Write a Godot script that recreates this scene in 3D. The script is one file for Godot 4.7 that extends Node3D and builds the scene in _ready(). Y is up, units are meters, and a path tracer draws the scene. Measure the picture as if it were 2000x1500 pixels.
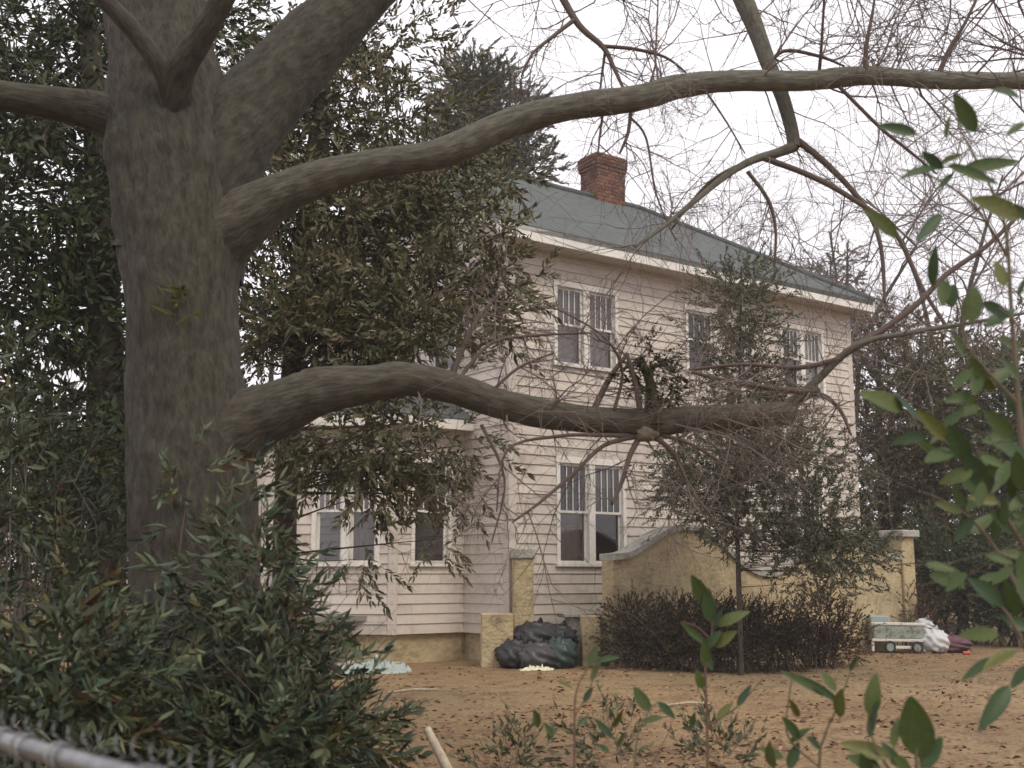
extends Node3D
# ---------------------------------------------------------------- camera model
const F := 2200.0
const EYE := 1.35
const PITCH := 9.5
var cp := cos(deg_to_rad(PITCH))
var sp := sin(deg_to_rad(PITCH))
var rng := RandomNumberGenerator.new()
var M := {}
var taken := {}
var HB: Basis
var HO: Vector3

func at(px: float, py: float, fwd: float) -> Vector3:
	var a := (px - 1000.0) / F
	var b := (750.0 - py) / F
	var s := fwd / (cp - b * sp)
	return Vector3(a * s, EYE + (b * cp + sp) * s, -fwd)

# a point that stands on the ground under a pixel column
func ground_at(px: float, fwd: float) -> Vector3:
	var p := at(px, 1250.0, fwd)
	p.y = ground_y(p.x, p.z)
	return p

func ground_y(x: float, z: float) -> float:
	return 0.035 * sin(x * 0.9 + 0.6) * sin(z * 0.7) + 0.02 * sin(x * 2.3 + z * 1.7)

# ---------------------------------------------------------------- mesh builder
class MB:
	var v := PackedVector3Array()
	var n := PackedVector3Array()
	var uv := PackedVector2Array()
	var c := PackedColorArray()
	var idx := PackedInt32Array()

	func vert(p: Vector3, nn: Vector3, t: Vector2, col: Color) -> int:
		v.push_back(p); n.push_back(nn); uv.push_back(t); c.push_back(col)
		return v.size() - 1

	func quad(a: Vector3, b: Vector3, cc: Vector3, d: Vector3, col := Color.WHITE, us := 1.0) -> void:
		# a b c d clockwise seen from the front
		var nn := (cc - a).cross(b - a)
		nn = (d - a).cross(b - a) if nn.length() < 1e-9 else nn
		nn = nn.normalized()
		var ux := (b - a)
		var lx := ux.length()
		var ly := (d - a).length()
		var i := vert(a, nn, Vector2(0, 0), col)
		vert(b, nn, Vector2(lx * us, 0), col)
		vert(cc, nn, Vector2(lx * us, ly * us), col)
		vert(d, nn, Vector2(0, ly * us), col)
		idx.append_array(PackedInt32Array([i, i + 1, i + 2, i, i + 2, i + 3]))

	func tri(a: Vector3, b: Vector3, cc: Vector3, col := Color.WHITE) -> void:
		var nn := (cc - a).cross(b - a).normalized()
		var i := vert(a, nn, Vector2(a.x, a.y), col)
		vert(b, nn, Vector2(b.x, b.y), col)
		vert(cc, nn, Vector2(cc.x, cc.y), col)
		idx.append_array(PackedInt32Array([i, i + 1, i + 2]))

	# box by its lowest and highest corner, in a frame
	func box(lo: Vector3, hi: Vector3, t := Transform3D(), col := Color.WHITE) -> void:
		var p := []
		for k in 8:
			p.append(t * Vector3(hi.x if k & 1 else lo.x, hi.y if k & 2 else lo.y, hi.z if k & 4 else lo.z))
		quad(p[6], p[7], p[5], p[4], col)
		quad(p[3], p[2], p[0], p[1], col)
		quad(p[7], p[3], p[1], p[5], col)
		quad(p[2], p[6], p[4], p[0], col)
		quad(p[2], p[3], p[7], p[6], col)
		quad(p[4], p[5], p[1], p[0], col)

	# box with bevelled edges: 8 corners pulled to 24 points
	func bevel_box(lo: Vector3, hi: Vector3, r: float, t := Transform3D(), col := Color.WHITE) -> void:
		var m := (lo + hi) * 0.5
		var h := (hi - lo) * 0.5
		var dirs := [[0, 1, 2], [1, 2, 0], [2, 0, 1]]
		for f in dirs:
			for s in [-1.0, 1.0]:
				var q := []
				for e in [[-1, 1], [1, 1], [1, -1], [-1, -1]]:
					var w := Vector3.ZERO
					w[f[0]] = s * h[f[0]]
					w[f[1]] = e[0] * (h[f[1]] - r) * s
					w[f[2]] = e[1] * (h[f[2]] - r)
					q.append(t * (m + w))
				quad(q[0], q[1], q[2], q[3], col)
		for f in dirs:       # edges along axis f[2]
			for s in [-1.0, 1.0]:
				for u in [-1.0, 1.0]:
					var a1 := Vector3.ZERO
					var a2 := Vector3.ZERO
					a1[f[0]] = s * h[f[0]]; a1[f[1]] = u * (h[f[1]] - r); a1[f[2]] = h[f[2]] - r
					a2[f[0]] = s * (h[f[0]] - r); a2[f[1]] = u * h[f[1]]; a2[f[2]] = h[f[2]] - r
					var b1 := a1
					var b2 := a2
					b1[f[2]] = -b1[f[2]]; b2[f[2]] = -b2[f[2]]
					if s * u < 0:
						quad(t * (m + a1), t * (m + b1), t * (m + b2), t * (m + a2), col)
					else:
						quad(t * (m + a2), t * (m + b2), t * (m + b1), t * (m + a1), col)
		for sx in [-1.0, 1.0]:
			for sy in [-1.0, 1.0]:
				for sz in [-1.0, 1.0]:
					var pa := m + Vector3(sx * h.x, sy * (h.y - r), sz * (h.z - r))
					var pb := m + Vector3(sx * (h.x - r), sy * h.y, sz * (h.z - r))
					var pc := m + Vector3(sx * (h.x - r), sy * (h.y - r), sz * h.z)
					if sx * sy * sz > 0:
						tri(t * pa, t * pc, t * pb, col)
					else:
						tri(t * pa, t * pb, t * pc, col)

	func tube(pts: PackedVector3Array, rad: PackedFloat32Array, sides: int, col := Color.WHITE, rough := 0.0, noise: FastNoiseLite = null, cap := false, col2 := Color(-1, 0, 0)) -> void:
		if col2.r < 0.0:
			col2 = col
		var cnt := pts.size()
		if cnt < 2:
			return
		var tan := (pts[1] - pts[0]).normalized()
		var u := tan.cross(Vector3(0.31, 0.12, 0.94))
		if u.length() < 0.1:
			u = tan.cross(Vector3.RIGHT)
		u = u.normalized()
		var run := 0.0
		var wrap := maxf(1.0, round(TAU * rad[mini(2, cnt - 1)] / 0.95))
		var first := v.size()
		for i in cnt:
			if i > 0:
				run += pts[i].distance_to(pts[i - 1])
			var t2 := (pts[mini(i + 1, cnt - 1)] - pts[maxi(i - 1, 0)]).normalized()
			u = (u - t2 * u.dot(t2)).normalized()
			var w := t2.cross(u)
			for k in sides + 1:
				var a := TAU * k / sides
				var d := u * cos(a) + w * sin(a)
				var r := rad[i]
				if noise:
					var q := pts[i] + d * r
					r *= 1.0 + rough * noise.get_noise_3d(q.x * 1.0, q.y * 0.55, q.z * 1.0) + rough * 0.5 * noise.get_noise_3d(d.x * 3.0 + 9.0, run * 0.35, d.z * 3.0 + d.y) + rough * 0.14 * noise.get_noise_3d(d.x * 11.0 + 3.0, run * 0.9, d.z * 11.0 + d.y * 4.0)
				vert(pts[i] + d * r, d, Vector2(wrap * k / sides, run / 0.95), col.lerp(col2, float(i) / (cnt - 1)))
		var row := sides + 1
		for i in cnt - 1:
			for k in sides:
				var a := first + i * row + k
				idx.append_array(PackedInt32Array([a, a + row, a + 1, a + 1, a + row, a + row + 1]))
		if cap:
			var t3 := (pts[cnt - 1] - pts[cnt - 2]).normalized()
			var cc := vert(pts[cnt - 1] + t3 * rad[cnt - 1] * 0.08, t3, Vector2(0, 0), col)
			var ring := v.size()
			for k in sides:
				vert(v[first + (cnt - 1) * row + k], t3, Vector2(v[first + (cnt - 1) * row + k].x, v[first + (cnt - 1) * row + k].y), col)
			for k in sides:
				idx.append_array(PackedInt32Array([cc, ring + (k + 1) % sides, ring + k]))

	# lumpy closed body
	func blob(ce: Vector3, rad: Vector3, noise: FastNoiseLite, amp: float, frq: float, rings := 14, segs := 20, col := Color.WHITE, flat := -1.0) -> void:
		var first := v.size()
		for i in rings + 1:
			var ph := PI * i / rings
			for k in segs + 1:
				var th := TAU * (k % segs) / segs
				var d := Vector3(sin(ph) * cos(th), cos(ph), sin(ph) * sin(th))
				var nz := noise.get_noise_3d(d.x * frq + ce.x * 7.0, d.y * frq + ce.y * 5.0, d.z * frq + ce.z * 3.0)
				var ridge := 1.0 - absf(noise.get_noise_3d(d.x * frq * 2.0 + 31.0, d.y * frq * 1.2, d.z * frq * 2.0 + ce.x)) * 2.0
				var p := ce + d * rad * (1.0 + amp * nz + amp * 0.35 * ridge)
				if flat > -1.0:
					p.y = maxf(p.y, flat)
				vert(p, d, Vector2(th, ph), col)
		var row := segs + 1
		for i in rings:
			for k in segs:
				var a := first + i * row + k
				idx.append_array(PackedInt32Array([a, a + row, a + 1, a + 1, a + row, a + row + 1]))
		smooth(first)

	func smooth(first: int) -> void:
		var acc := {}
		for j in range(0, idx.size(), 3):
			if idx[j] < first:
				continue
			var nn := (v[idx[j + 2]] - v[idx[j]]).cross(v[idx[j + 1]] - v[idx[j]])
			for k in 3:
				var key := v[idx[j + k]].snapped(Vector3.ONE * 0.0005)
				acc[key] = acc.get(key, Vector3.ZERO) + nn
		for j in range(first, v.size()):
			var key := v[j].snapped(Vector3.ONE * 0.0005)
			if acc.has(key) and acc[key].length() > 1e-12:
				n[j] = acc[key].normalized()

	func mesh() -> ArrayMesh:
		var a := []
		a.resize(Mesh.ARRAY_MAX)
		a[Mesh.ARRAY_VERTEX] = v
		a[Mesh.ARRAY_NORMAL] = n
		a[Mesh.ARRAY_TEX_UV] = uv
		a[Mesh.ARRAY_COLOR] = c
		a[Mesh.ARRAY_INDEX] = idx
		var m := ArrayMesh.new()
		m.add_surface_from_arrays(Mesh.PRIMITIVE_TRIANGLES, a)
		return m

# ---------------------------------------------------------------- naming and tree helpers
func numbered(called: String) -> String:
	var k: int = taken.get(called, 0)
	taken[called] = k + 1
	return called if k == 0 else "%s_%03d" % [called, k]

func thing(called: String, label: String, category: String, where := Vector3.ZERO, group := "") -> Node3D:
	var o := Node3D.new()
	o.name = numbered(called)
	add_child(o)
	o.position = where
	tag(o, label, category, group)
	return o

func tag(o: Node, label: String, category: String, group := "") -> void:
	o.set_meta("label", label)
	o.set_meta("category", category)
	if group != "":
		o.set_meta("group", group)

func solo(called: String, mesh: Mesh, m: Material, label: String, category: String, group := "", where := Vector3.ZERO) -> MeshInstance3D:
	var o := MeshInstance3D.new()
	o.name = numbered(called)
	o.mesh = mesh
	o.material_override = m
	add_child(o)
	o.position = where
	tag(o, label, category, group)
	return o

func part(called: String, mesh: Mesh, m: Material, parent: Node, t := Transform3D()) -> MeshInstance3D:
	var o := MeshInstance3D.new()
	o.name = called
	o.mesh = mesh
	o.material_override = m
	parent.add_child(o, true)
	o.transform = t
	return o

# mesh built in world coordinates put under a thing that stands elsewhere
func wpart(called: String, mb: MB, m: Material, parent: Node3D) -> MeshInstance3D:
	var inv := parent.transform.affine_inverse()
	for i in mb.v.size():
		mb.v[i] = inv * mb.v[i]
		mb.n[i] = inv.basis * mb.n[i]
	return part(called, mb.mesh(), m, parent)

# ---------------------------------------------------------------- textures and materials
func noise_img(size: int, seed_: int, freq: float, oct := 4, type := FastNoiseLite.TYPE_SIMPLEX_SMOOTH) -> Image:
	var nz := FastNoiseLite.new()
	nz.seed = seed_
	nz.noise_type = type
	nz.frequency = freq
	nz.fractal_octaves = oct
	return nz.get_seamless_image(size, size)

func streak_img(seed_: int, freq: float, oct: int) -> Image:
	var nz := FastNoiseLite.new()
	nz.seed = seed_
	nz.frequency = freq
	nz.fractal_octaves = oct
	var im := nz.get_seamless_image(512, 256)
	im.resize(512, 512, Image.INTERPOLATE_CUBIC)
	return im

func lin(r: float, g: float, b: float) -> Color:
	return Color(r, g, b).linear_to_srgb()

# colours are linear base colours; two noises pick along the ramp
func ramp_tex(size: int, seed_: int, f1: float, f2: float, cols: Array, mixw := 0.5, stretch := 1) -> ImageTexture:
	var a := noise_img(size, seed_, f1)
	var b := noise_img(size, seed_ + 7, f2)
	var im := Image.create(size, size, true, Image.FORMAT_RGB8)
	var nmax := cols.size() - 1
	for y in size:
		for x in size:
			var t := a.get_pixel(x, (y / stretch) % size).r * (1.0 - mixw) + b.get_pixel(x, (y / stretch) % size).r * mixw
			t = clampf((t - 0.5) * 1.7 + 0.5, 0.0, 0.999) * nmax
			var k := int(t)
			im.set_pixel(x, y, (cols[k] as Color).lerp(cols[k + 1], t - k).linear_to_srgb())
	im.generate_mipmaps()
	return ImageTexture.create_from_image(im)

func normal_tex(im: Image, strength: float) -> ImageTexture:
	var k: Image = im.duplicate()
	k.convert(Image.FORMAT_RGBA8)
	k.bump_map_to_normal_map(strength)
	k.generate_mipmaps()
	return ImageTexture.create_from_image(k)

func mat(col: Color, rough := 0.8) -> StandardMaterial3D:
	var m := StandardMaterial3D.new()
	m.albedo_color = col
	m.roughness = rough
	return m

func tri_mat(tex: Texture2D, nrm: Texture2D, scale: float, rough := 0.85, ns := 1.0, world := false) -> StandardMaterial3D:
	var m := mat(Color.WHITE, rough)
	m.albedo_texture = tex
	if nrm:
		m.normal_enabled = true
		m.normal_texture = nrm
		m.normal_scale = ns
	m.uv1_triplanar = true
	m.uv1_world_triplanar = world
	m.uv1_scale = Vector3.ONE * scale
	return m

func leaf_mat(rough := 0.55, back := 0.25) -> StandardMaterial3D:
	var m := mat(Color.WHITE, rough)
	m.vertex_color_use_as_albedo = true
	m.cull_mode = BaseMaterial3D.CULL_DISABLED
	m.backlight_enabled = back > 0.0
	m.backlight = Color(back, back * 1.1, back * 0.5)
	m.metallic_specular = 0.35
	return m

func make_materials() -> void:
	# bark: fissures run along the limb (v), so the noise is drawn out in v; patches of lichen lie over it
	var bark_h := streak_img(11, 0.035, 5)
	var fine := streak_img(13, 0.11, 3)
	var patch := noise_img(512, 17, 0.012, 4)
	var bim := Image.create(512, 512, true, Image.FORMAT_RGB8)
	for y in 512:
		for x in 512:
			var a := bark_h.get_pixel(x, y).r
			var f := fine.get_pixel(x, y).r
			var p := clampf((patch.get_pixel(x, y).r - 0.5) * 4.0, 0.0, 1.0)
			var big := patch.get_pixel((x + 200) % 512, (y + 90) % 512).r
			var t := clampf((a * 0.42 + f * 0.16 + big * 0.42 - 0.5) * 1.9 + 0.5, 0.0, 1.0)
			var c := Color(0.095, 0.08, 0.06).lerp(Color(0.25, 0.217, 0.165), t)
			c = c.lerp(Color(0.27, 0.275, 0.18), p * 0.75 * (0.4 + f))
			bim.set_pixel(x, y, c.linear_to_srgb())
	bim.generate_mipmaps()
	M.bark = mat(Color.WHITE, 0.92)
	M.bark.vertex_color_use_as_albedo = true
	M.bark.albedo_texture = ImageTexture.create_from_image(bim)
	M.bark.normal_enabled = true
	M.bark.normal_texture = normal_tex(bark_h, 5.0)
	M.bark.normal_scale = 1.0
	var lb := [Color(0.06, 0.055, 0.043), Color(0.095, 0.09, 0.07), Color(0.13, 0.125, 0.10), Color(0.11, 0.115, 0.08)]
	M.limb_bark = mat(Color.WHITE, 0.9)
	M.limb_bark.albedo_texture = ramp_tex(256, 33, 0.012, 0.05, lb, 0.5)
	M.limb_bark.normal_enabled = true
	M.limb_bark.normal_texture = M.bark.normal_texture
	M.limb_bark.normal_scale = 0.6
	M.moss = tri_mat(ramp_tex(256, 41, 0.02, 0.08, [Color(0.035, 0.03, 0.02), Color(0.055, 0.05, 0.03), Color(0.085, 0.08, 0.045)], 0.5), normal_tex(noise_img(256, 42, 0.06), 8.0), 3.0, 0.95)
	M.twig = mat(lin(0.095, 0.068, 0.058), 0.9)
	M.fine_twig = mat(lin(0.155, 0.12, 0.11), 0.9)
	M.dark_bark = tri_mat(ramp_tex(256, 51, 0.02, 0.06, [Color(0.03, 0.025, 0.02), Color(0.06, 0.05, 0.038), Color(0.09, 0.075, 0.055)], 0.5), null, 2.0, 0.95)
	M.grey_twig = mat(lin(0.17, 0.145, 0.135), 0.9)
	M.cut_wood = mat(lin(0.16, 0.11, 0.08), 0.9)
	# vinyl siding
	var sid_n := normal_tex(noise_img(256, 61, 0.09, 3), 1.2)
	M.siding = []
	for k in 4:
		var q := 0.9 + 0.045 * k
		var m := tri_mat(ramp_tex(256, 63 + k, 0.008, 0.05, [Color(0.37, 0.325, 0.285) * q, Color(0.52, 0.465, 0.415) * q, Color(0.565, 0.51, 0.455) * q, Color(0.58, 0.525, 0.47) * q], 0.4), sid_n, 0.7, 0.55, 0.3, true)
		M.siding.append(m)
	M.white = tri_mat(ramp_tex(256, 71, 0.01, 0.06, [Color(0.55, 0.53, 0.48), Color(0.70, 0.68, 0.64), Color(0.74, 0.72, 0.68)], 0.4), null, 0.8, 0.5, 1.0, true)
	M.sheath = mat(lin(0.35, 0.3, 0.27), 0.9)
	M.soffit = mat(lin(0.5, 0.46, 0.42), 0.8)
	M.room = mat(lin(0.22, 0.2, 0.18), 0.9)
	M.blind = mat(lin(0.30, 0.27, 0.25), 0.9)
	M.pale_blind = mat(lin(0.52, 0.51, 0.52), 0.9)
	M.glass = mat(Color(0.05, 0.06, 0.07, 0.22), 0.06)
	M.glass.transparency = BaseMaterial3D.TRANSPARENCY_ALPHA
	M.glass.metallic_specular = 0.6
	# stucco
	var st_n := normal_tex(noise_img(512, 81, 0.05, 4), 5.0)
	M.stucco = tri_mat(ramp_tex(512, 83, 0.006, 0.03, [Color(0.2, 0.155, 0.10), Color(0.36, 0.29, 0.175), Color(0.45, 0.365, 0.22), Color(0.48, 0.41, 0.27)], 0.45), st_n, 0.6, 0.92, 0.7, true)
	M.coping = tri_mat(ramp_tex(256, 87, 0.012, 0.06, [Color(0.17, 0.16, 0.14), Color(0.32, 0.31, 0.27), Color(0.46, 0.45, 0.41)], 0.5), st_n, 1.0, 0.92, 0.7, true)
	# shingles: staggered tabs, tone by tab
	var sh := Image.create(512, 512, true, Image.FORMAT_RGB8)
	var r2 := RandomNumberGenerator.new()
	r2.seed = 5
	var tone := []
	for k in 16 * 32:
		tone.append(r2.randf_range(0.82, 1.12))
	var gr := noise_img(512, 91, 0.2, 2)
	for y in 512:
		for x in 512:
			var row := y / 32
			var off := (row * 37) % 64
			var tab := ((x + off) / 32) % 16
			var q: float = tone[row * 16 + tab] * (0.86 + 0.28 * gr.get_pixel(x, y).r)
			sh.set_pixel(x, y, Color(0.088 * q, 0.102 * q, 0.102 * q).linear_to_srgb())
	sh.generate_mipmaps()
	M.shingle = mat(Color.WHITE, 0.92)
	M.shingle.albedo_texture = ImageTexture.create_from_image(sh)
	M.shingle.normal_enabled = true
	M.shingle.normal_texture = normal_tex(gr, 3.0)
	M.brick = []
	for q in [Color(0.13, 0.055, 0.04), Color(0.175, 0.078, 0.052), Color(0.10, 0.055, 0.044), Color(0.19, 0.098, 0.066)]:
		M.brick.append(tri_mat(ramp_tex(128, int(q.r * 999), 0.03, 0.12, [q * 0.75, q, q * 1.2], 0.5), st_n, 3.0, 0.95, 0.6, true))
	M.mortar = mat(lin(0.30, 0.27, 0.23), 0.95)
	M.flash = mat(lin(0.55, 0.56, 0.55), 0.45)
	# soil
	var gn := noise_img(512, 101, 0.05, 5)
	M.ground = tri_mat(ramp_tex(1024, 103, 0.006, 0.05, [Color(0.125, 0.078, 0.045), Color(0.19, 0.122, 0.066), Color(0.258, 0.178, 0.096), Color(0.295, 0.217, 0.122), Color(0.215, 0.135, 0.075)], 0.5), normal_tex(gn, 7.0), 0.33, 0.97, 1.0, true)
	M.ground.vertex_color_use_as_albedo = true
	var lim := Image.create(128, 256, true, Image.FORMAT_RGB8)
	var ln := noise_img(256, 141, 0.03, 4)
	for y in 256:
		for x in 128:
			var u := absf(x / 127.0 - 0.5) * 2.0
			var v := y / 255.0
			var q := 0.66 + 0.34 * ln.get_pixel(x, y).r
			var rib := maxf(0.0, 1.0 - u * 14.0)
			var vein := pow(absf(sin((v * 11.0 - u * 2.2) * PI)), 18.0) * (1.0 - u) * 0.5
			var sp_ := clampf((ln.get_pixel((x + 60) % 128, (y * 2) % 256).r - 0.73) * 9.0, 0.0, 1.0)
			var c := Color(q, q, q).lerp(Color(1.0, 1.0, 0.78), clampf(rib * 0.8 + vein, 0.0, 1.0) * 0.5).lerp(Color(0.85, 0.5, 0.4), sp_ * 0.5)
			lim.set_pixel(x, y, c.linear_to_srgb())
	lim.generate_mipmaps()
	M.leaf = leaf_mat(0.5, 0.22)
	M.gloss_leaf = leaf_mat(0.45, 0.25)
	M.gloss_leaf.albedo_texture = ImageTexture.create_from_image(lim)
	M.far_leaf = leaf_mat(0.6, 0.0)
	M.dry_leaf = leaf_mat(0.85, 0.12)
	M.steel = tri_mat(ramp_tex(256, 111, 0.02, 0.1, [Color(0.09, 0.092, 0.092), Color(0.19, 0.195, 0.2), Color(0.32, 0.325, 0.33)], 0.5), null, 5.0, 0.42)
	M.steel.metallic = 0.6
	M.black_bag = mat(lin(0.022, 0.022, 0.025), 0.5)
	M.grey_bag = mat(lin(0.05, 0.05, 0.052), 0.45)
	M.green_bag = mat(lin(0.03, 0.055, 0.05), 0.4)
	M.paper = mat(lin(0.7, 0.68, 0.5), 0.85)
	M.white_bag = mat(lin(0.5, 0.5, 0.51), 0.6)
	M.purple = mat(lin(0.12, 0.06, 0.075), 0.9)
	M.cart_white = tri_mat(ramp_tex(128, 121, 0.03, 0.1, [Color(0.35, 0.3, 0.26), Color(0.6, 0.58, 0.54), Color(0.66, 0.64, 0.6)], 0.5), null, 2.0, 0.6)
	M.cart_panel = tri_mat(ramp_tex(128, 123, 0.03, 0.1, [Color(0.10, 0.07, 0.05), Color(0.2, 0.22, 0.19), Color(0.26, 0.3, 0.26), Color(0.31, 0.33, 0.3)], 0.5), null, 1.4, 0.6)
	M.rubber = mat(lin(0.02, 0.02, 0.02), 0.8)
	M.blue_box = mat(lin(0.30, 0.36, 0.37), 0.7)
	M.red = mat(lin(0.42, 0.06, 0.03), 0.5)
	M.wood = tri_mat(ramp_tex(256, 131, 0.02, 0.08, [Color(0.26, 0.21, 0.15), Color(0.42, 0.36, 0.28), Color(0.5, 0.44, 0.36)], 0.5), null, 2.0, 0.85)
	M.pale_tarp = mat(lin(0.34, 0.4, 0.38), 0.6)

# ---------------------------------------------------------------- curves
# rows: [px, py, fwd, width in px]
func spline(rows: Array, sub: int) -> Array:
	var p := PackedVector3Array()
	var r := PackedFloat32Array()
	var P := []
	var R := []
	for q in rows:
		P.append(at(q[0], q[1], q[2]))
		R.append(q[3] * 0.5 * q[2] / F)
	for i in P.size() - 1:
		var a: Vector3 = P[maxi(i - 1, 0)]
		var b: Vector3 = P[i]
		var c: Vector3 = P[i + 1]
		var d: Vector3 = P[mini(i + 2, P.size() - 1)]
		for k in sub:
			var t := float(k) / sub
			p.push_back(b.cubic_interpolate(c, a, d, t))
			r.push_back(lerpf(R[i], R[i + 1], t))
	p.push_back(P[-1])
	r.push_back(R[-1])
	return [p, r]

# a wandering twig with side twigs
func sprout(mb: MB, p0: Vector3, dir: Vector3, length: float, r0: float, level: int, droop := 0.0, kids := 4, wander := 0.35) -> void:
	var steps := 5 if level > 0 else 4
	var pts := PackedVector3Array([p0])
	var rad := PackedFloat32Array([r0])
	var d := dir.normalized()
	var p := p0
	for i in steps:
		d = (d + Vector3(rng.randfn(), rng.randfn(), rng.randfn()) * wander * 0.45 + Vector3.UP * droop * 0.2).normalized()
		p += d * length / steps
		pts.push_back(p)
		rad.push_back(r0 * (1.0 - 0.75 * (i + 1) / steps))
	mb.tube(pts, rad, 3 if r0 < 0.006 else 5)
	if level <= 0:
		return
	for k in kids:
		var t := rng.randf_range(0.2, 1.0) * steps
		var i := mini(int(t), steps - 1)
		var q := pts[i].lerp(pts[i + 1], t - i)
		var along := (pts[i + 1] - pts[i]).normalized()
		var side := along.cross(Vector3(rng.randfn(), rng.randfn(), rng.randfn())).normalized()
		sprout(mb, q, along * rng.randf_range(0.4, 1.0) + side * 0.8, length * rng.randf_range(0.4, 0.75), maxf(r0 * 0.55, 0.0012), level - 1, droop, kids, wander)

# ---------------------------------------------------------------- leaves
# a leaf along +y from the origin, folded on its midrib and curled back
func add_leaf(mb: MB, t: Transform3D, l: float, w: float, fold: float, curl: float, col: Color, segs := 4) -> void:
	var first := mb.v.size()
	for i in segs + 1:
		var s := float(i) / segs
		var hw := w * 0.5 * pow(sin(PI * clampf(pow(s, 0.8) * 0.96 + 0.02, 0.0, 1.0)), 0.8)
		var y := l * s
		var z := -curl * l * s * s
		var nn := Vector3(0, curl * s * 2.0, 1).normalized()
		mb.vert(t * Vector3(-hw, y, z + fold * hw), (t.basis * (nn + Vector3(fold, 0, 0))).normalized(), Vector2(0, s), col)
		mb.vert(t * Vector3(0, y, z), (t.basis * nn).normalized(), Vector2(0.5, s), col * 1.08)
		mb.vert(t * Vector3(hw, y, z + fold * hw), (t.basis * (nn - Vector3(fold, 0, 0))).normalized(), Vector2(1, s), col)
	for i in segs:
		var a := first + i * 3
		for k in 2:
			mb.idx.append_array(PackedInt32Array([a + k, a + k + 3, a + k + 1, a + k + 1, a + k + 3, a + k + 4]))

func leaf_mesh(l: float, w: float, fold: float, curl: float, col: Color, segs := 6) -> ArrayMesh:
	var mb := MB.new()
	add_leaf(mb, Transform3D(), l, w, fold, curl, col, segs)
	# petiole
	mb.tube(PackedVector3Array([Vector3(0, -l * 0.12, 0.0), Vector3(0, 0, 0), Vector3(0, l * 0.3, -curl * l * 0.09 - 0.0008)]), PackedFloat32Array([l * 0.012, l * 0.012, l * 0.006]), 3, Color(0.1, 0.11, 0.05))
	return mb.mesh()

# a sprig along +y: a twig with leaves
func sprig_mesh(length: float, count: int, ll: float, lw: float, cols: Array, segs := 2, spread := 0.9, twig := 0.0016) -> ArrayMesh:
	var mb := MB.new()
	var pts := PackedVector3Array()
	var rad := PackedFloat32Array()
	var bend := Vector3(rng.randfn() * 0.12, 0, rng.randfn() * 0.12)
	for i in 5:
		var s := i / 4.0
		pts.push_back(Vector3(0, length * s, 0) + bend * length * s * s)
		rad.push_back(twig * (1.0 - 0.6 * s))
	mb.tube(pts, rad, 3, Color(0.075, 0.06, 0.04))
	for k in count:
		var s := 0.15 + 0.85 * (k + rng.randf()) / count
		var i := mini(int(s * 4.0), 3)
		var q := pts[i].lerp(pts[i + 1], s * 4.0 - i)
		var az := k * 2.4 + rng.randf_range(-0.5, 0.5)
		var tilt := spread * rng.randf_range(0.6, 1.25) * (1.1 - 0.5 * s)
		var b := Basis(Vector3.UP, az) * Basis(Vector3.RIGHT, tilt) * Basis(Vector3.UP, rng.randf_range(-0.8, 0.8))
		var c: Color = cols[rng.randi() % cols.size()]
		add_leaf(mb, Transform3D(b, q), ll * rng.randf_range(0.5, 1.3), lw * rng.randf_range(0.65, 1.25), rng.randf_range(0.05, 0.7), rng.randf_range(-0.25, 0.55), c * rng.randf_range(0.65, 1.3), segs)
	return mb.mesh()

func aim(dir: Vector3, spin: float) -> Basis:
	var y := dir.normalized()
	var x := y.cross(Vector3(0.3, 0.2, 0.9))
	if x.length() < 0.05:
		x = y.cross(Vector3.RIGHT)
	x = x.normalized()
	return Basis(x, y, x.cross(y)) * Basis(Vector3.UP, spin)

# blobs: [px, py, fwd, rx px, ry px, rz m, sprigs]; returns the clump centres
func scatter(blobs: Array, clump: int, clump_r: float, share := 1.0) -> Array:
	var out := []     # [centre, blob centre, positions]
	for q in blobs:
		var c := at(q[0], q[1], q[2])
		var e := Vector3(q[3] * q[2] / F, q[4] * q[2] / F, q[5])
		var left := int(q[6] * share)
		while left > 0:
			var d := Vector3(rng.randfn(), rng.randfn(), rng.randfn()).normalized() * pow(rng.randf(), 0.42)
			var cc := c + d * e
			var ps := []
			for k in mini(left, clump):
				ps.append(cc + Vector3(rng.randfn(), rng.randfn() * 0.7, rng.randfn()) * clump_r)
			left -= clump
			out.append([cc, c, ps])
	return out

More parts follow.
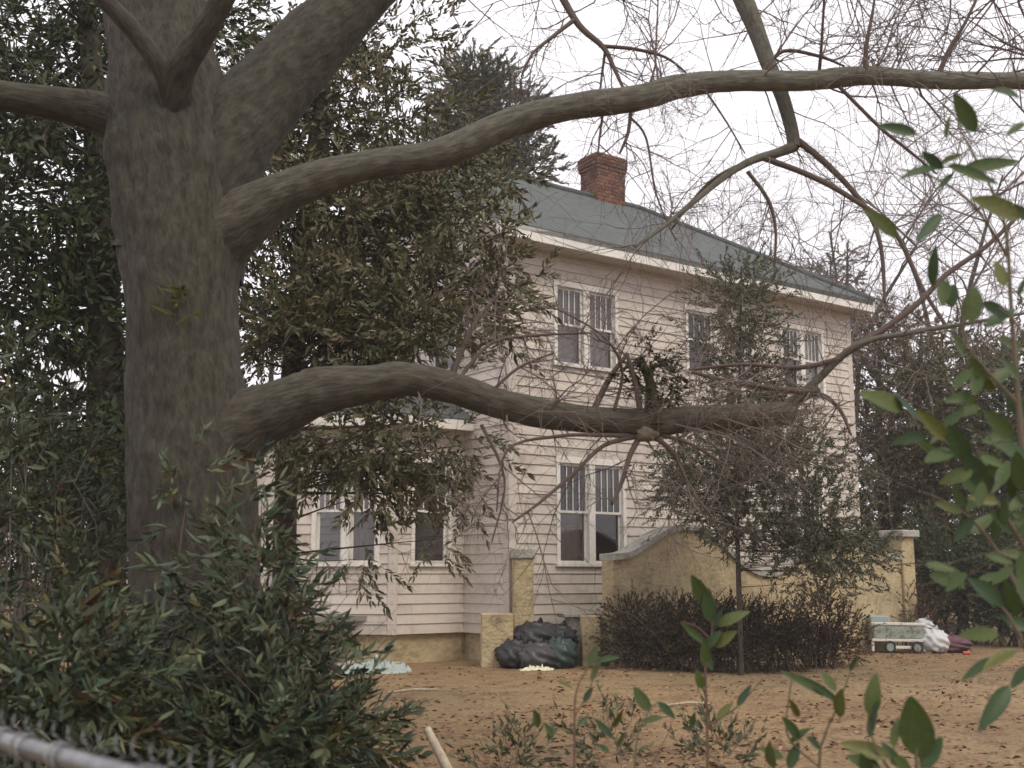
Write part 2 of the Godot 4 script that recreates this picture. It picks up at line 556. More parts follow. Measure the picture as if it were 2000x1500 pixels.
func foliage(parent: Node3D, called: String, m: Material, sprigs: Array, clumps: Array, smin: float, smax: float, up: float, tint_lo := 0.6, tint_hi := 1.0, tint := Color.WHITE) -> void:
	var sets := []
	for s in sprigs:
		sets.append([])
	for cl in clumps:
		var ctone := rng.randf_range(tint_lo, tint_hi)
		for p in cl[2]:
			var q: Vector3 = p
			if q.y < 0.05:
				continue
			var dir: Vector3 = (q - cl[0]).normalized() * 0.7 + (q - cl[1]).normalized() * 0.5 + Vector3(rng.randfn(), rng.randfn(), rng.randfn()) * 0.45 + Vector3.UP * up
			var b := aim(dir, rng.randf() * TAU).scaled_local(Vector3.ONE * rng.randf_range(smin, smax))
			var tt := ctone * rng.randf_range(0.85, 1.0)
			var warm := rng.randf_range(-0.06, 0.06)
			sets[rng.randi() % sprigs.size()].append([Transform3D(b, q - parent.position), Color(tint.r * (tt + warm), tint.g * tt, tint.b * (tt - warm * 0.5))])
	for k in sprigs.size():
		if sets[k].is_empty():
			continue
		var mm := MultiMesh.new()
		mm.transform_format = MultiMesh.TRANSFORM_3D
		mm.use_colors = true
		mm.mesh = sprigs[k]
		mm.instance_count = sets[k].size()
		for i in sets[k].size():
			mm.set_instance_transform(i, sets[k][i][0])
			mm.set_instance_color(i, sets[k][i][1])
		var o := MultiMeshInstance3D.new()
		o.name = called
		o.multimesh = mm
		o.material_override = m
		o.set_meta("kind", "stuff")
		parent.add_child(o, true)

# boughs from a trunk line to the clumps
func boughs(parent: Node3D, spine: Array, clumps: Array, every: int, r0: float, m: Material, called := "boughs") -> void:
	var mb := MB.new()
	for i in range(0, clumps.size(), every):
		var c: Vector3 = clumps[i][0]
		var best: Vector3 = spine[0]
		for s in spine:
			if (s as Vector3).y < c.y + 0.1 and (s as Vector3).y + (s as Vector3).distance_to(c) * 0.1 > best.y - 0.4 and s.distance_to(c) < best.distance_to(c) + 0.25:
				best = s
		var mid := best.lerp(c, 0.5) + Vector3(rng.randfn(), rng.randfn() - 0.3, rng.randfn()) * best.distance_to(c) * 0.08
		var pts := PackedVector3Array()
		var rad := PackedFloat32Array()
		for k in 7:
			var t := k / 6.0
			pts.push_back(best.lerp(mid, t).lerp(mid.lerp(c, t), t))
			rad.push_back(r0 * (1.0 - 0.8 * t))
		mb.tube(pts, rad, 5)
		for k in 2:
			sprout(mb, pts[4], pts[6] - pts[3] + Vector3(rng.randfn(), rng.randfn(), rng.randfn()) * 0.3, best.distance_to(c) * 0.4, r0 * 0.3, 1, 0.0, 3)
	wpart(called, mb, m, parent)

func vertical_trunk(parent: Node3D, rows: Array, m: Material, sides := 12) -> Array:
	var s := spline(rows, 5)
	var mb := MB.new()
	var nz := FastNoiseLite.new()
	nz.frequency = 1.2
	mb.tube(s[0], s[1], sides, Color.WHITE, 0.2, nz)
	wpart("trunk", mb, m, parent)
	var out := []
	for p in s[0]:
		out.append(p)
	return out

# ================================================================ scene
func _ready() -> void:
	rng.seed = 20240611
	var cam := Camera3D.new()
	cam.name = "camera"
	cam.fov = rad_to_deg(2.0 * atan(750.0 / F))
	cam.far = 400.0
	cam.near = 0.05
	cam.position = Vector3(0, EYE, 0)
	cam.rotation_degrees = Vector3(PITCH, 0, 0)
	add_child(cam)
	cam.current = true
	var lens := CameraAttributesPhysical.new()
	lens.frustum_focal_length = 12.0 / (750.0 / F)
	lens.frustum_focus_distance = 13.0
	lens.frustum_near = 0.05
	lens.frustum_far = 400.0
	lens.exposure_aperture = 3.6
	cam.attributes = lens
	var env := Environment.new()
	env.background_mode = Environment.BG_SKY
	var sm := ProceduralSkyMaterial.new()
	sm.sky_top_color = Color(0.99, 0.98, 1.0)
	sm.sky_horizon_color = Color(0.95, 0.925, 0.945)
	sm.sky_curve = 0.2
	sm.ground_bottom_color = Color(0.42, 0.36, 0.3)
	sm.ground_horizon_color = Color(0.6, 0.57, 0.55)
	sm.sky_energy_multiplier = 1.0
	var sky := Sky.new()
	sky.sky_material = sm
	env.sky = sky
	env.tonemap_mode = Environment.TONE_MAPPER_LINEAR
	env.tonemap_exposure = 1.35
	env.fog_enabled = true
	env.fog_density = 0.0014
	env.fog_light_color = Color(0.86, 0.84, 0.86)
	env.sdfgi_enabled = true
	env.ssao_enabled = true
	env.ssil_enabled = true
	var we := WorldEnvironment.new()
	we.name = "environment"
	we.environment = env
	add_child(we)
	var sun := DirectionalLight3D.new()
	sun.name = "sun"
	sun.light_energy = 0.5
	sun.light_angular_distance = 30.0
	sun.light_color = Color(1.0, 0.96, 0.9)
	sun.shadow_enabled = true
	sun.rotation_degrees = Vector3(-52, 38, 0)
	add_child(sun)

	make_materials()
	build_ground()
	build_house()
	build_porch()
	build_clutter()
	build_big_tree()
	build_evergreens()
	build_background()
	build_left_shrubs()
	build_foreground()
	build_fence()
	build_litter()

# ---------------------------------------------------------------- ground
func build_ground() -> void:
	var mb := MB.new()
	var xs := []
	var zs := []
	for i in 81:
		var t := (i - 40) / 40.0
		xs.append(signf(t) * (absf(t) * 14.0 + pow(absf(t), 4.0) * 150.0))
	for i in 91:
		var t := i / 90.0
		zs.append(12.0 - t * 42.0 - pow(t, 5.0) * 200.0)
	var nz := FastNoiseLite.new()
	nz.seed = 3
	nz.frequency = 0.22
	for z in zs:
		for x in xs:
			var k := 0.88 + 0.3 * nz.get_noise_2d(x, z)
			var g := clampf(nz.get_noise_2d(x * 0.6 + 50.0, z * 0.9) * 1.5 + 0.35, 0.0, 1.0)
			mb.vert(Vector3(x, ground_y(x, z), z), Vector3.UP, Vector2(x, z), Color(k, k * lerpf(0.92, 1.02, g), k * lerpf(0.8, 0.95, g)))
	var row: int = xs.size()
	for j in zs.size() - 1:
		for i in row - 1:
			var a := j * row + i
			mb.idx.append_array(PackedInt32Array([a, a + row, a + 1, a + 1, a + row, a + row + 1]))
	mb.smooth(0)
	var o := MeshInstance3D.new()
	o.name = "ground"
	o.mesh = mb.mesh()
	o.material_override = M.ground
	o.set_meta("kind", "structure")
	add_child(o)

# ---------------------------------------------------------------- house
var board_mesh: ArrayMesh

func make_board() -> void:
	# clapboard: unit length along x, unit height, lip out at the bottom
	var mb := MB.new()
	var prof := [Vector2(0.0, 0.0), Vector2(0.023, 0.0), Vector2(0.027, 0.035), Vector2(0.025, 0.08), Vector2(0.006, 1.03), Vector2(0.0, 1.04)]
	for i in prof.size():
		var a: Vector2 = prof[i]
		var b: Vector2 = prof[(i + 1) % prof.size()]
		mb.quad(Vector3(0, b.y, b.x), Vector3(1, b.y, b.x), Vector3(1, a.y, a.x), Vector3(0, a.y, a.x))
	for x in [0.0, 1.0]:
		for i in range(1, prof.size() - 1):
			var p0 := Vector3(x, prof[0].y, prof[0].x)
			var p1 := Vector3(x, prof[i].y, prof[i].x)
			var p2 := Vector3(x, prof[i + 1].y, prof[i + 1].x)
			if x > 0.5:
				mb.tri(p0, p2, p1)
			else:
				mb.tri(p0, p1, p2)
	board_mesh = mb.mesh()

# one wall in a local frame: x along, y up, z out. openings: [x0, x1, y0, y1]
func wall(house: Node3D, t: Transform3D, w: float, y0: float, y1: float, opens: Array, gable_h := 0.0) -> void:
	var mb := MB.new()
	var xs := [0.0, w]
	for o in opens:
		xs.append(o[0]); xs.append(o[1])
	xs.sort()
	for i in xs.size() - 1:
		if xs[i + 1] - xs[i] < 0.01:
			continue
		var mid: float = (xs[i] + xs[i + 1]) * 0.5
		var cuts := []
		for o in opens:
			if mid > o[0] and mid < o[1]:
				cuts.append([o[2], o[3]])
		cuts.sort_custom(func(a, b): return a[0] < b[0])
		var y := y0
		for c in cuts:
			mb.box(Vector3(xs[i], y, -0.14), Vector3(xs[i + 1], c[0], 0.0))
			y = c[1]
		mb.box(Vector3(xs[i], y, -0.14), Vector3(xs[i + 1], y1, 0.0))
	if gable_h > 0.0:
		var a := Vector3(0, y1, 0)
		var b := Vector3(w, y1, 0)
		var c := Vector3(w * 0.5, y1 + gable_h, 0)
		var k := Vector3(0, 0, -0.14)
		mb.tri(a, c, b)
		mb.tri(a + k, b + k, c + k)
	var wp := part("wall", mb.mesh(), M.sheath, house, t)
	var pitch := 0.152
	var y := y0
	var row := 0
	while y < y1 + gable_h - 0.05:
		var lo := 0.0
		var hi := w
		if y > y1:
			var f := (y - y1) / gable_h * w * 0.5
			lo = f; hi = w - f
		var spans := [[lo, hi]]
		for o in opens:
			if y + pitch * 0.6 > o[2] and y + pitch * 0.4 < o[3]:
				var nx := []
				for s in spans:
					if o[0] > s[0] and o[0] < s[1]:
						nx.append([s[0], o[0]])
					if o[1] > s[0] and o[1] < s[1]:
						nx.append([o[1], s[1]])
					if o[1] <= s[0] or o[0] >= s[1]:
						nx.append(s)
				spans = nx
		for s in spans:
			var x: float = s[0]
			var cut: float = s[0] + fmod(row * 1.37 + 0.9, 3.6) + 0.3
			while x < s[1] - 0.02:
				var e: float = minf(cut, s[1])
				if s[1] - e < 0.25:
					e = s[1]
				var b := Basis(Vector3(e - x - 0.003, 0, 0), Vector3(0, pitch, 0), Vector3(0, 0, 1))
				part("siding_board", board_mesh, M.siding[rng.randi() % 4], wp, Transform3D(b, Vector3(x, y, 0.002 + rng.randf() * 0.0015)))
				x = e
				cut = e + 3.6
		y += pitch
		row += 1

# a window in the wall frame; units side by side
func window(house: Node3D, t: Transform3D, o: Array, units: int, blind: Array) -> void:
	var x0: float = o[0]
	var x1: float = o[1]
	var y0: float = o[2]
	var y1: float = o[3]
	var win := Node3D.new()
	win.name = "window"
	house.add_child(win, true)
	win.transform = t
	var cw := 0.07
	var piece := func(called: String, lo: Vector3, hi: Vector3, m: Material, bev := 0.004):
		var mb := MB.new()
		mb.bevel_box(lo, hi, bev)
		part(called, mb.mesh(), m, win)
	piece.call("casing", Vector3(x0, y0, -0.1), Vector3(x0 + cw, y1 - cw, 0.035), M.white)
	piece.call("casing", Vector3(x1 - cw, y0, -0.1), Vector3(x1, y1 - cw, 0.035), M.white)
	piece.call("casing", Vector3(x0 - 0.012, y1 - cw, -0.1), Vector3(x1 + 0.012, y1 + 0.03, 0.042), M.white)
	piece.call("sill", Vector3(x0 - 0.03, y0 - 0.05, -0.1), Vector3(x1 + 0.03, y0, 0.075), M.white)
	var inner := x1 - x0 - cw * 2.0
	var mw := 0.13
	var uw := (inner - mw * (units - 1)) / units
	for k in units:
		var a := x0 + cw + k * (uw + mw)
		var b := a + uw
		if k > 0:
			piece.call("mullion", Vector3(a - mw, y0, -0.1), Vector3(a, y1 - cw, 0.028), M.white)
		var top := y1 - cw
		var ym := (y0 + top) * 0.5 + 0.02
		# upper sash sits further out than the lower one
		for s in 2:
			var lo: float = ym - 0.02 if s == 0 else y0 + 0.002
			var hi: float = top if s == 0 else ym + 0.018
			var z: float = -0.03 if s == 0 else -0.066
			var mb := MB.new()
			var fw := 0.04
			mb.bevel_box(Vector3(a, lo, z - 0.016), Vector3(a + fw, hi, z + 0.016), 0.003)
			mb.bevel_box(Vector3(b - fw, lo, z - 0.016), Vector3(b, hi, z + 0.016), 0.003)
			mb.bevel_box(Vector3(a + fw, hi - fw, z - 0.015), Vector3(b - fw, hi, z + 0.015), 0.003)
			mb.bevel_box(Vector3(a + fw, lo, z - 0.015), Vector3(b - fw, lo + fw, z + 0.015), 0.003)
			part("sash", mb.mesh(), M.white, win)
			var g := MB.new()
			g.box(Vector3(a + fw - 0.004, lo + fw - 0.004, z - 0.002), Vector3(b - fw + 0.004, hi - fw + 0.004, z + 0.002))
			part("pane", g.mesh(), M.glass, win)
			if s == 0:
				for q in 3:
					var xm := lerpf(a + fw, b - fw, (q + 1) / 4.0)
					piece.call("muntin", Vector3(xm - 0.009, lo + fw, z + 0.003), Vector3(xm + 0.009, hi - fw, z + 0.014), M.white, 0.002)
		if k < blind.size() and blind[k] != null:
			var bl: Array = blind[k]     # [bottom share, top share, material]
			var mb := MB.new()
			var n := 14
			for i in n:
				var xa := lerpf(a - 0.01, b + 0.01, float(i) / n)
				var xb := lerpf(a - 0.01, b + 0.01, float(i + 1) / n)
				var za := -0.17 + 0.012 * sin(i * 1.9)
				var zb := -0.17 + 0.012 * sin((i + 1) * 1.9)
				var ya := lerpf(y0, y1, bl[0])
				var yb := lerpf(y0, y1, bl[1])
				mb.quad(Vector3(xa, yb, za), Vector3(xb, yb, zb), Vector3(xb, ya, zb), Vector3(xa, ya, za))
			part("curtain", mb.mesh(), bl[2], win)

func build_house() -> void:
	make_board()
	HB = Basis(Vector3(0.813, 0, -0.582), Vector3.UP, Vector3(0.582, 0, 0.813)).orthonormalized()
	HO = Vector3(-0.04, 0, -17.18)
	var house := thing("house", "two storey house with pinkish cream clapboard siding and grey roof", "house", HO)
	house.basis = HB
	var L := 8.26
	var W := 6.6
	var Y0 := 0.42
	var Y1 := 6.46
	var tD := Transform3D(Basis(), Vector3.ZERO)
	var tC := Transform3D(Basis(Vector3.UP, -PI / 2), Vector3(0, 0, -W))      # left end, x runs towards the front
	var tR := Transform3D(Basis(Vector3.UP, PI / 2), Vector3(L, 0, 0))
	var tK := Transform3D(Basis(Vector3.UP, PI), Vector3(L, 0, -W))
	var wD := [[0.89, 2.33, 1.49, 3.13], [0.86, 2.22, 4.66, 6.0], [3.78, 4.55, 4.85, 6.0], [6.25, 7.5, 4.75, 6.0], [5.95, 7.3, 1.49, 3.13]]
	wall(house, tD, L, Y0, Y1, wD)
	var gr := 2.3
	wall(house, tC, W, Y0, Y1, [[0.9, 1.9, 4.7, 6.0], [4.2, 5.1, 4.7, 6.0]], gr)
	wall(house, tR, W, Y0, Y1, [])
	wall(house, tK, L, Y0, Y1, [])
	window(house, tD, wD[0], 2, [[0.0, 0.47, M.blind], [0.75, 1.0, M.blind]])
	window(house, tD, wD[1], 2, [[0.0, 1.0, M.blind], [0.0, 1.0, M.blind]])
	window(house, tD, wD[2], 1, [null])
	window(house, tD, wD[3], 2, [null, [0.0, 1.0, M.pale_blind]])
	window(house, tD, wD[4], 2, [[0.4, 1.0, M.pale_blind], null])
	window(house, tC, [0.9, 1.9, 4.7, 6.0], 1, [[0.4, 1.0, M.blind]])
	window(house, tC, [4.2, 5.1, 4.7, 6.0], 1, [null])
	# the bay on the left end
	var pb := Vector3(-1.309, 0, -1.244)
	var pa := Vector3(-2.80, 0, -2.735)
	var BY := 3.78
	var tB := Transform3D(Basis(), pb)
	var tA := Transform3D(Basis(Vector3.UP, -PI / 4), pa)
	var tE := Transform3D(Basis(Vector3.UP, -PI / 2), Vector3(-2.80, 0, -5.0))
	var wB := [[0.31, 1.06, 1.49, 3.13]]
	var la := pa.distance_to(pb)
	var wA := [[la - 1.3, la - 0.2, 1.49, 3.13]]
	wall(house, tB, 1.309, Y0, BY, wB)
	wall(house, tA, la, Y0, BY, wA)
	wall(house, tE, 5.0 - 2.735, Y0, BY, [])
	window(house, tB, wB[0], 1, [null])
	window(house, tA, wA[0], 2, [null, [0.0, 0.5, M.blind]])
	# corner boards
	for q in [[Vector3(0, 0, 0), 0.0, Y1], [Vector3(L, 0, 0), 0.0, Y1], [pb, PI / 8, BY], [pa, PI * 3.0 / 8, BY], [Vector3(0, 0, -W), 0.0, Y1]]:
		var mb := MB.new()
		mb.bevel_box(Vector3(-0.075, Y0 - 0.01, -0.075), Vector3(0.075, q[2] - 0.02, 0.075), 0.008)
		var off := Vector3.ZERO
		off = Vector3(0.045, 0, -0.045) if q[0] == Vector3.ZERO else Vector3(-0.045, 0, -0.045) if q[0].x == L else Vector3(0.03, 0, -0.05)
		part("corner_board", mb.mesh(), M.siding[1], house, Transform3D(Basis(Vector3.UP, -q[1]), q[0] + off))
	# foundation
	var fm := MB.new()
	fm.box(Vector3(0.06, -0.2, -W + 0.06), Vector3(L - 0.06, Y0, -0.06))
	part("foundation", fm.mesh(), M.stucco, house)
	fm = MB.new()
	var poly := [Vector3(0.06, 0, -1.30), pb + Vector3(0.03, 0, -0.06), pa + Vector3(0.06, 0, -0.02), Vector3(-2.74, 0, -4.95), Vector3(0.06, 0, -4.95)]
	for i in poly.size():
		var a: Vector3 = poly[i]
		var b: Vector3 = poly[(i + 1) % poly.size()]
		fm.quad(b + Vector3.UP * Y0, a + Vector3.UP * Y0, a + Vector3.DOWN * 0.2, b + Vector3.DOWN * 0.2)
	part("foundation", fm.mesh(), M.stucco, house)
	# floors and a partition close the rooms
	var rm := MB.new()
	rm.box(Vector3(0.15, 0.62, -W + 0.15), Vector3(L - 0.15, 0.7, -0.15))
	rm.box(Vector3(0.15, 3.72, -W + 0.15), Vector3(L - 0.15, 3.9, -0.15))
	rm.box(Vector3(0.15, 6.3, -W + 0.15), Vector3(L - 0.15, 6.4, -0.15))
	rm.box(Vector3(0.15, 0.7, -3.3), Vector3(L - 0.15, 6.3, -3.2))
	rm.box(Vector3(-2.6, 0.62, -4.8), Vector3(0.14, 0.7, -1.5))
	part("floor", rm.mesh(), M.room, house)
	# roof: front slope, back slope, hip on the right end, gable on the left
	var ov := 0.48
	var ey := 6.56
	var ry := 8.95
	var lx := -0.5
	var ridge_end := 5.75
	var A := Vector3(lx, ey, ov)
	var Bq := Vector3(L + 0.26, ey, ov)
	var C := Vector3(L + 0.26, ey, -W - ov)
	var D := Vector3(lx, ey, -W - ov)
	var R0 := Vector3(lx, ry, -W / 2)
	var R1 := Vector3(ridge_end, ry, -W / 2)
	var rf := MB.new()
	var th := Vector3.UP * 0.1
	var slope := func(pts: Array, ex: Vector3):
		var nn: Vector3 = (pts[2] - pts[0]).cross(pts[1] - pts[0]).normalized()
		if nn.y < 0:
			nn = -nn
		var ey2 := nn.cross(ex).normalized()
		var i0 := rf.v.size()
		for p in pts:
			rf.vert(p + th, nn, Vector2((p as Vector3).dot(ex), (p as Vector3).dot(ey2)) / 2.2, Color.WHITE)
		for k in range(1, pts.size() - 1):
			rf.idx.append_array(PackedInt32Array([i0, i0 + k, i0 + k + 1]))
	slope.call([A, R0, R1, Bq], Vector3.RIGHT)
	slope.call([Bq, R1, C], Vector3.BACK)
	slope.call([C, R1, R0, D], Vector3.RIGHT)
	var ring := [A, Bq, C, D, R0]
	for i in 5:
		var a: Vector3 = ring[i]
		var b: Vector3 = ring[(i + 1) % 5]
		rf.quad(a + th, b + th, b, a)
	var roof := part("roof", rf.mesh(), M.shingle, house)
	var rc := MB.new()    # ridge and hip caps
	rc.tube(PackedVector3Array([R0 + th * 1.1, R1 + th * 1.1]), PackedFloat32Array([0.07, 0.07]), 8)
	rc.tube(PackedVector3Array([R1 + th * 1.1, Bq + th * 1.1]), PackedFloat32Array([0.07, 0.07]), 8)
	part("ridge_cap", rc.mesh(), M.shingle, roof)
	# white fascia boards, rakes and soffits
	var fb := func(a: Vector3, b: Vector3, h: float, called: String):
		var x := (b - a).normalized()
		var out := Vector3.UP.cross(x)
		var y := Vector3.UP
		var mb := MB.new()
		var l := a.distance_to(b)
		mb.bevel_box(Vector3(0, -h, 0), Vector3(l, 0.0, 0.03), 0.004, Transform3D(Basis(x, y, Vector3(-out.x, 0, -out.z).normalized() if out.length() > 0 else Vector3.BACK), a))
		part(called, mb.mesh(), M.white, house)
	var e1 := Vector3(0, 0.085, 0)
	fb.call(Bq + e1 + Vector3(0.03, 0, 0.0), A + e1 + Vector3(-0.03, 0, 0.0), 0.22, "fascia")
	fb.call(C + e1, Bq + e1, 0.22, "fascia")
	fb.call(A + e1, R0 + e1, 0.22, "rake_board")
	fb.call(R0 + e1, D + e1, 0.22, "rake_board")
	var sf := MB.new()
	sf.quad(Vector3(lx + 0.02, ey - 0.1, ov - 0.005), Vector3(lx + 0.02, ey - 0.1, -0.01), Vector3(L + 0.26, ey - 0.1, -0.01), Vector3(L + 0.26, ey - 0.1, ov - 0.005))
	sf.quad(Vector3(L, ey - 0.102, -0.02), Vector3(L, ey - 0.102, -W), Vector3(L + 0.26, ey - 0.102, -W), Vector3(L + 0.26, ey - 0.102, -0.02))
	sf.quad(A + Vector3(0.01, -0.02, 0), R0 + Vector3(0.01, -0.02, 0), R0 + Vector3(0.6, -0.02, 0), A + Vector3(0.6, -0.02, 0))
	sf.quad(R0 + Vector3(0.01, -0.02, 0), D + Vector3(0.01, -0.02, 0), D + Vector3(0.6, -0.02, 0), R0 + Vector3(0.6, -0.02, 0))
	part("soffit", sf.mesh(), M.soffit, house)
	# bay roof
	var br := MB.new()
	var bo := [Vector3(0.0, BY, -0.95), Vector3(-1.43, BY, -0.95), Vector3(-3.1, BY, -2.62), Vector3(-3.1, BY, -5.3), Vector3(0.0, BY, -5.3)]
	var bt := [Vector3(0.0, BY + 0.75, -2.2), Vector3(-0.6, BY + 0.75, -2.2), Vector3(-1.2, BY + 0.75, -2.9), Vector3(-1.2, BY + 0.75, -4.0), Vector3(0.0, BY + 0.75, -4.0)]
	for i in 4:
		br.quad(bt[i], bt[i + 1], bo[i + 1], bo[i], Color.WHITE, 0.45)
	br.quad(bt[0], bt[1], bt[2], bt[3], Color.WHITE, 0.45)
	br.tri(bt[0], bt[3], bt[4])
	for i in 4:
		br.quad(bo[i], bo[i + 1], bo[i + 1] + Vector3.DOWN * 0.03, bo[i] + Vector3.DOWN * 0.03)
	part("bay_roof", br.mesh(), M.shingle, house)
	for i in 3:
		fb.call(bo[i] + Vector3.DOWN * 0.032, bo[i + 1] + Vector3.DOWN * 0.032, 0.16, "fascia")
	var bs := MB.new()
	bs.quad(bo[0] + Vector3.DOWN * 0.12, bo[1] + Vector3.DOWN * 0.12, bo[2] + Vector3.DOWN * 0.12, bo[4] + Vector3(0, -0.12, 4.0))
	bs.quad(bo[2] + Vector3.DOWN * 0.12, bo[3] + Vector3.DOWN * 0.12, bo[4] + Vector3.DOWN * 0.12, bo[4] + Vector3(0, -0.12, 4.0))
	part("soffit", bs.mesh(), M.soffit, house)
	build_chimney(house, Vector3(4.84, ry - 0.58, -W / 2 - 0.1))

func build_chimney(house: Node3D, base: Vector3) -> void:
	var core := MB.new()
	var w := 0.76
	var d := 0.56
	var h := 1.58
	core.box(Vector3(-w / 2 + 0.012, -0.3, -d / 2 + 0.012), Vector3(w / 2 - 0.012, h, d / 2 - 0.012))
	var ch := part("chimney", core.mesh(), M.mortar, house, Transform3D(Basis(), base))
	var bm := MB.new()
	bm.bevel_box(Vector3(-0.5, -0.5, -0.5), Vector3(0.5, 0.5, 0.5), 0.03)
	var brick := bm.mesh()
	var courses := 21
	var ph := 0.0755
	for j in courses:
		var y := j * ph + 0.036
		var out := 0.0
		if j >= courses - 4:
			out = 0.025 if j == courses - 4 else 0.045
		for f in 4:
			var fw: float = w if f % 2 == 0 else d
			var nb := 4 if f % 2 == 0 else 3
			var bw := fw / nb
			for k in nb + 1:
				var x0 := -fw / 2 + (k - (0.5 if j % 2 == 1 else 0.0)) * bw
				var x1 := x0 + bw
				x0 = maxf(x0, -fw / 2 - out)
				x1 = minf(x1, fw / 2 + out)
				if j % 2 == 0 and k == nb:
					continue
				if k == 0:
					x0 = -fw / 2 - out
				if x1 - x0 < 0.04:
					continue
				var dep: float = (d if f % 2 == 0 else w) / 2
				var b := Basis(Vector3.UP, f * PI / 2)
				var jit := rng.randf_range(-0.003, 0.004)
				var tr := Transform3D(b * Basis.from_scale(Vector3(x1 - x0 - 0.011, ph - 0.011, 0.05)), b * Vector3((x0 + x1) / 2, y, dep - 0.025 + out + jit + (0.0015 if f % 2 == 0 else 0.0)))
				part("brick", brick, M.brick[rng.randi() % 4], ch, tr)
	var cap := MB.new()
	cap.bevel_box(Vector3(-w / 2 - 0.02, h + 0.002, -d / 2 - 0.02), Vector3(w / 2 + 0.02, h + 0.05, d / 2 + 0.02), 0.02)
	part("crown", cap.mesh(), M.mortar, ch)
	var fl := MB.new()
	fl.box(Vector3(-w / 2 - 0.03, 0.0, d / 2 - 0.02), Vector3(w / 2 + 0.03, 0.42, d / 2 + 0.012))
	part("flashing", fl.mesh(), M.flash, ch)

# ---------------------------------------------------------------- stucco porch walls
# a wall whose top follows a curve: rows [along, height]
func humped_wall(parent: Node3D, a: Vector3, dir: Vector3, rows: Array, thick: float) -> void:
	var out := Vector3(-dir.z, 0, dir.x)
	if out.z < 0:
		out = -out
	var t := Transform3D(Basis(dir, Vector3.UP, out), a)
	var pts := PackedVector2Array()
	for i in rows.size() - 1:
		var p0: Vector2 = rows[maxi(i - 1, 0)]
		var p1: Vector2 = rows[i]
		var p2: Vector2 = rows[i + 1]
		var p3: Vector2 = rows[mini(i + 2, rows.size() - 1)]
		for k in 8:
			pts.push_back(p1.cubic_interpolate(p2, p0, p3, k / 8.0))
	pts.push_back(rows[-1])
	var mb := MB.new()
	var cp2 := MB.new()
	var h := thick / 2
	var H := h + 0.05
	for i in pts.size() - 1:
		var p := pts[i]
		var q := pts[i + 1]
		mb.quad(t * Vector3(p.x, p.y, h), t * Vector3(q.x, q.y, h), t * Vector3(q.x, -0.15, h), t * Vector3(p.x, -0.15, h))
		mb.quad(t * Vector3(q.x, q.y, -h), t * Vector3(p.x, p.y, -h), t * Vector3(p.x, -0.15, -h), t * Vector3(q.x, -0.15, -h))
		var e := Vector3(0, 0.09, 0)
		var P := [Vector3(p.x, p.y, -H), Vector3(q.x, q.y, -H), Vector3(p.x, p.y, H), Vector3(q.x, q.y, H)]
		cp2.quad(t * (P[2] + e), t * (P[3] + e), t * P[3], t * P[2])
		cp2.quad(t * (P[0] + e), t * (P[1] + e), t * (P[3] + e), t * (P[2] + e))
		cp2.quad(t * (P[1] + e), t * (P[0] + e), t * P[0], t * P[1])
		cp2.quad(t * P[2], t * P[3], t * P[1], t * P[0])
	for e in [0, pts.size() - 1]:
		var p := pts[e]
		mb.quad(t * Vector3(p.x, p.y, -h), t * Vector3(p.x, p.y, h), t * Vector3(p.x, -0.15, h), t * Vector3(p.x, -0.15, -h))
		cp2.quad(t * Vector3(p.x, p.y + 0.09, -H), t * Vector3(p.x, p.y + 0.09, H), t * Vector3(p.x, p.y, H), t * Vector3(p.x, p.y, -H))
	wpart("wall_face", mb, M.stucco, parent)
	wpart("coping", cp2, M.coping, parent)

func pier(called: String, base: Vector3, w: float, h: float, cap_w: float, cap_h: float, label: String, turn: float) -> void:
	var o := thing(called, label, "pillar", base)
	o.rotation.y = turn
	var mb := MB.new()
	mb.bevel_box(Vector3(-w / 2, -0.1, -w / 2), Vector3(w / 2, h, w / 2), 0.012)
	part("shaft", mb.mesh(), M.stucco, o)
	if cap_w > 0:
		mb = MB.new()
		mb.bevel_box(Vector3(-cap_w / 2, h + 0.001, -cap_w / 2), Vector3(cap_w / 2, h + cap_h, cap_w / 2), 0.015)
		part("cap", mb.mesh(), M.coping, o)

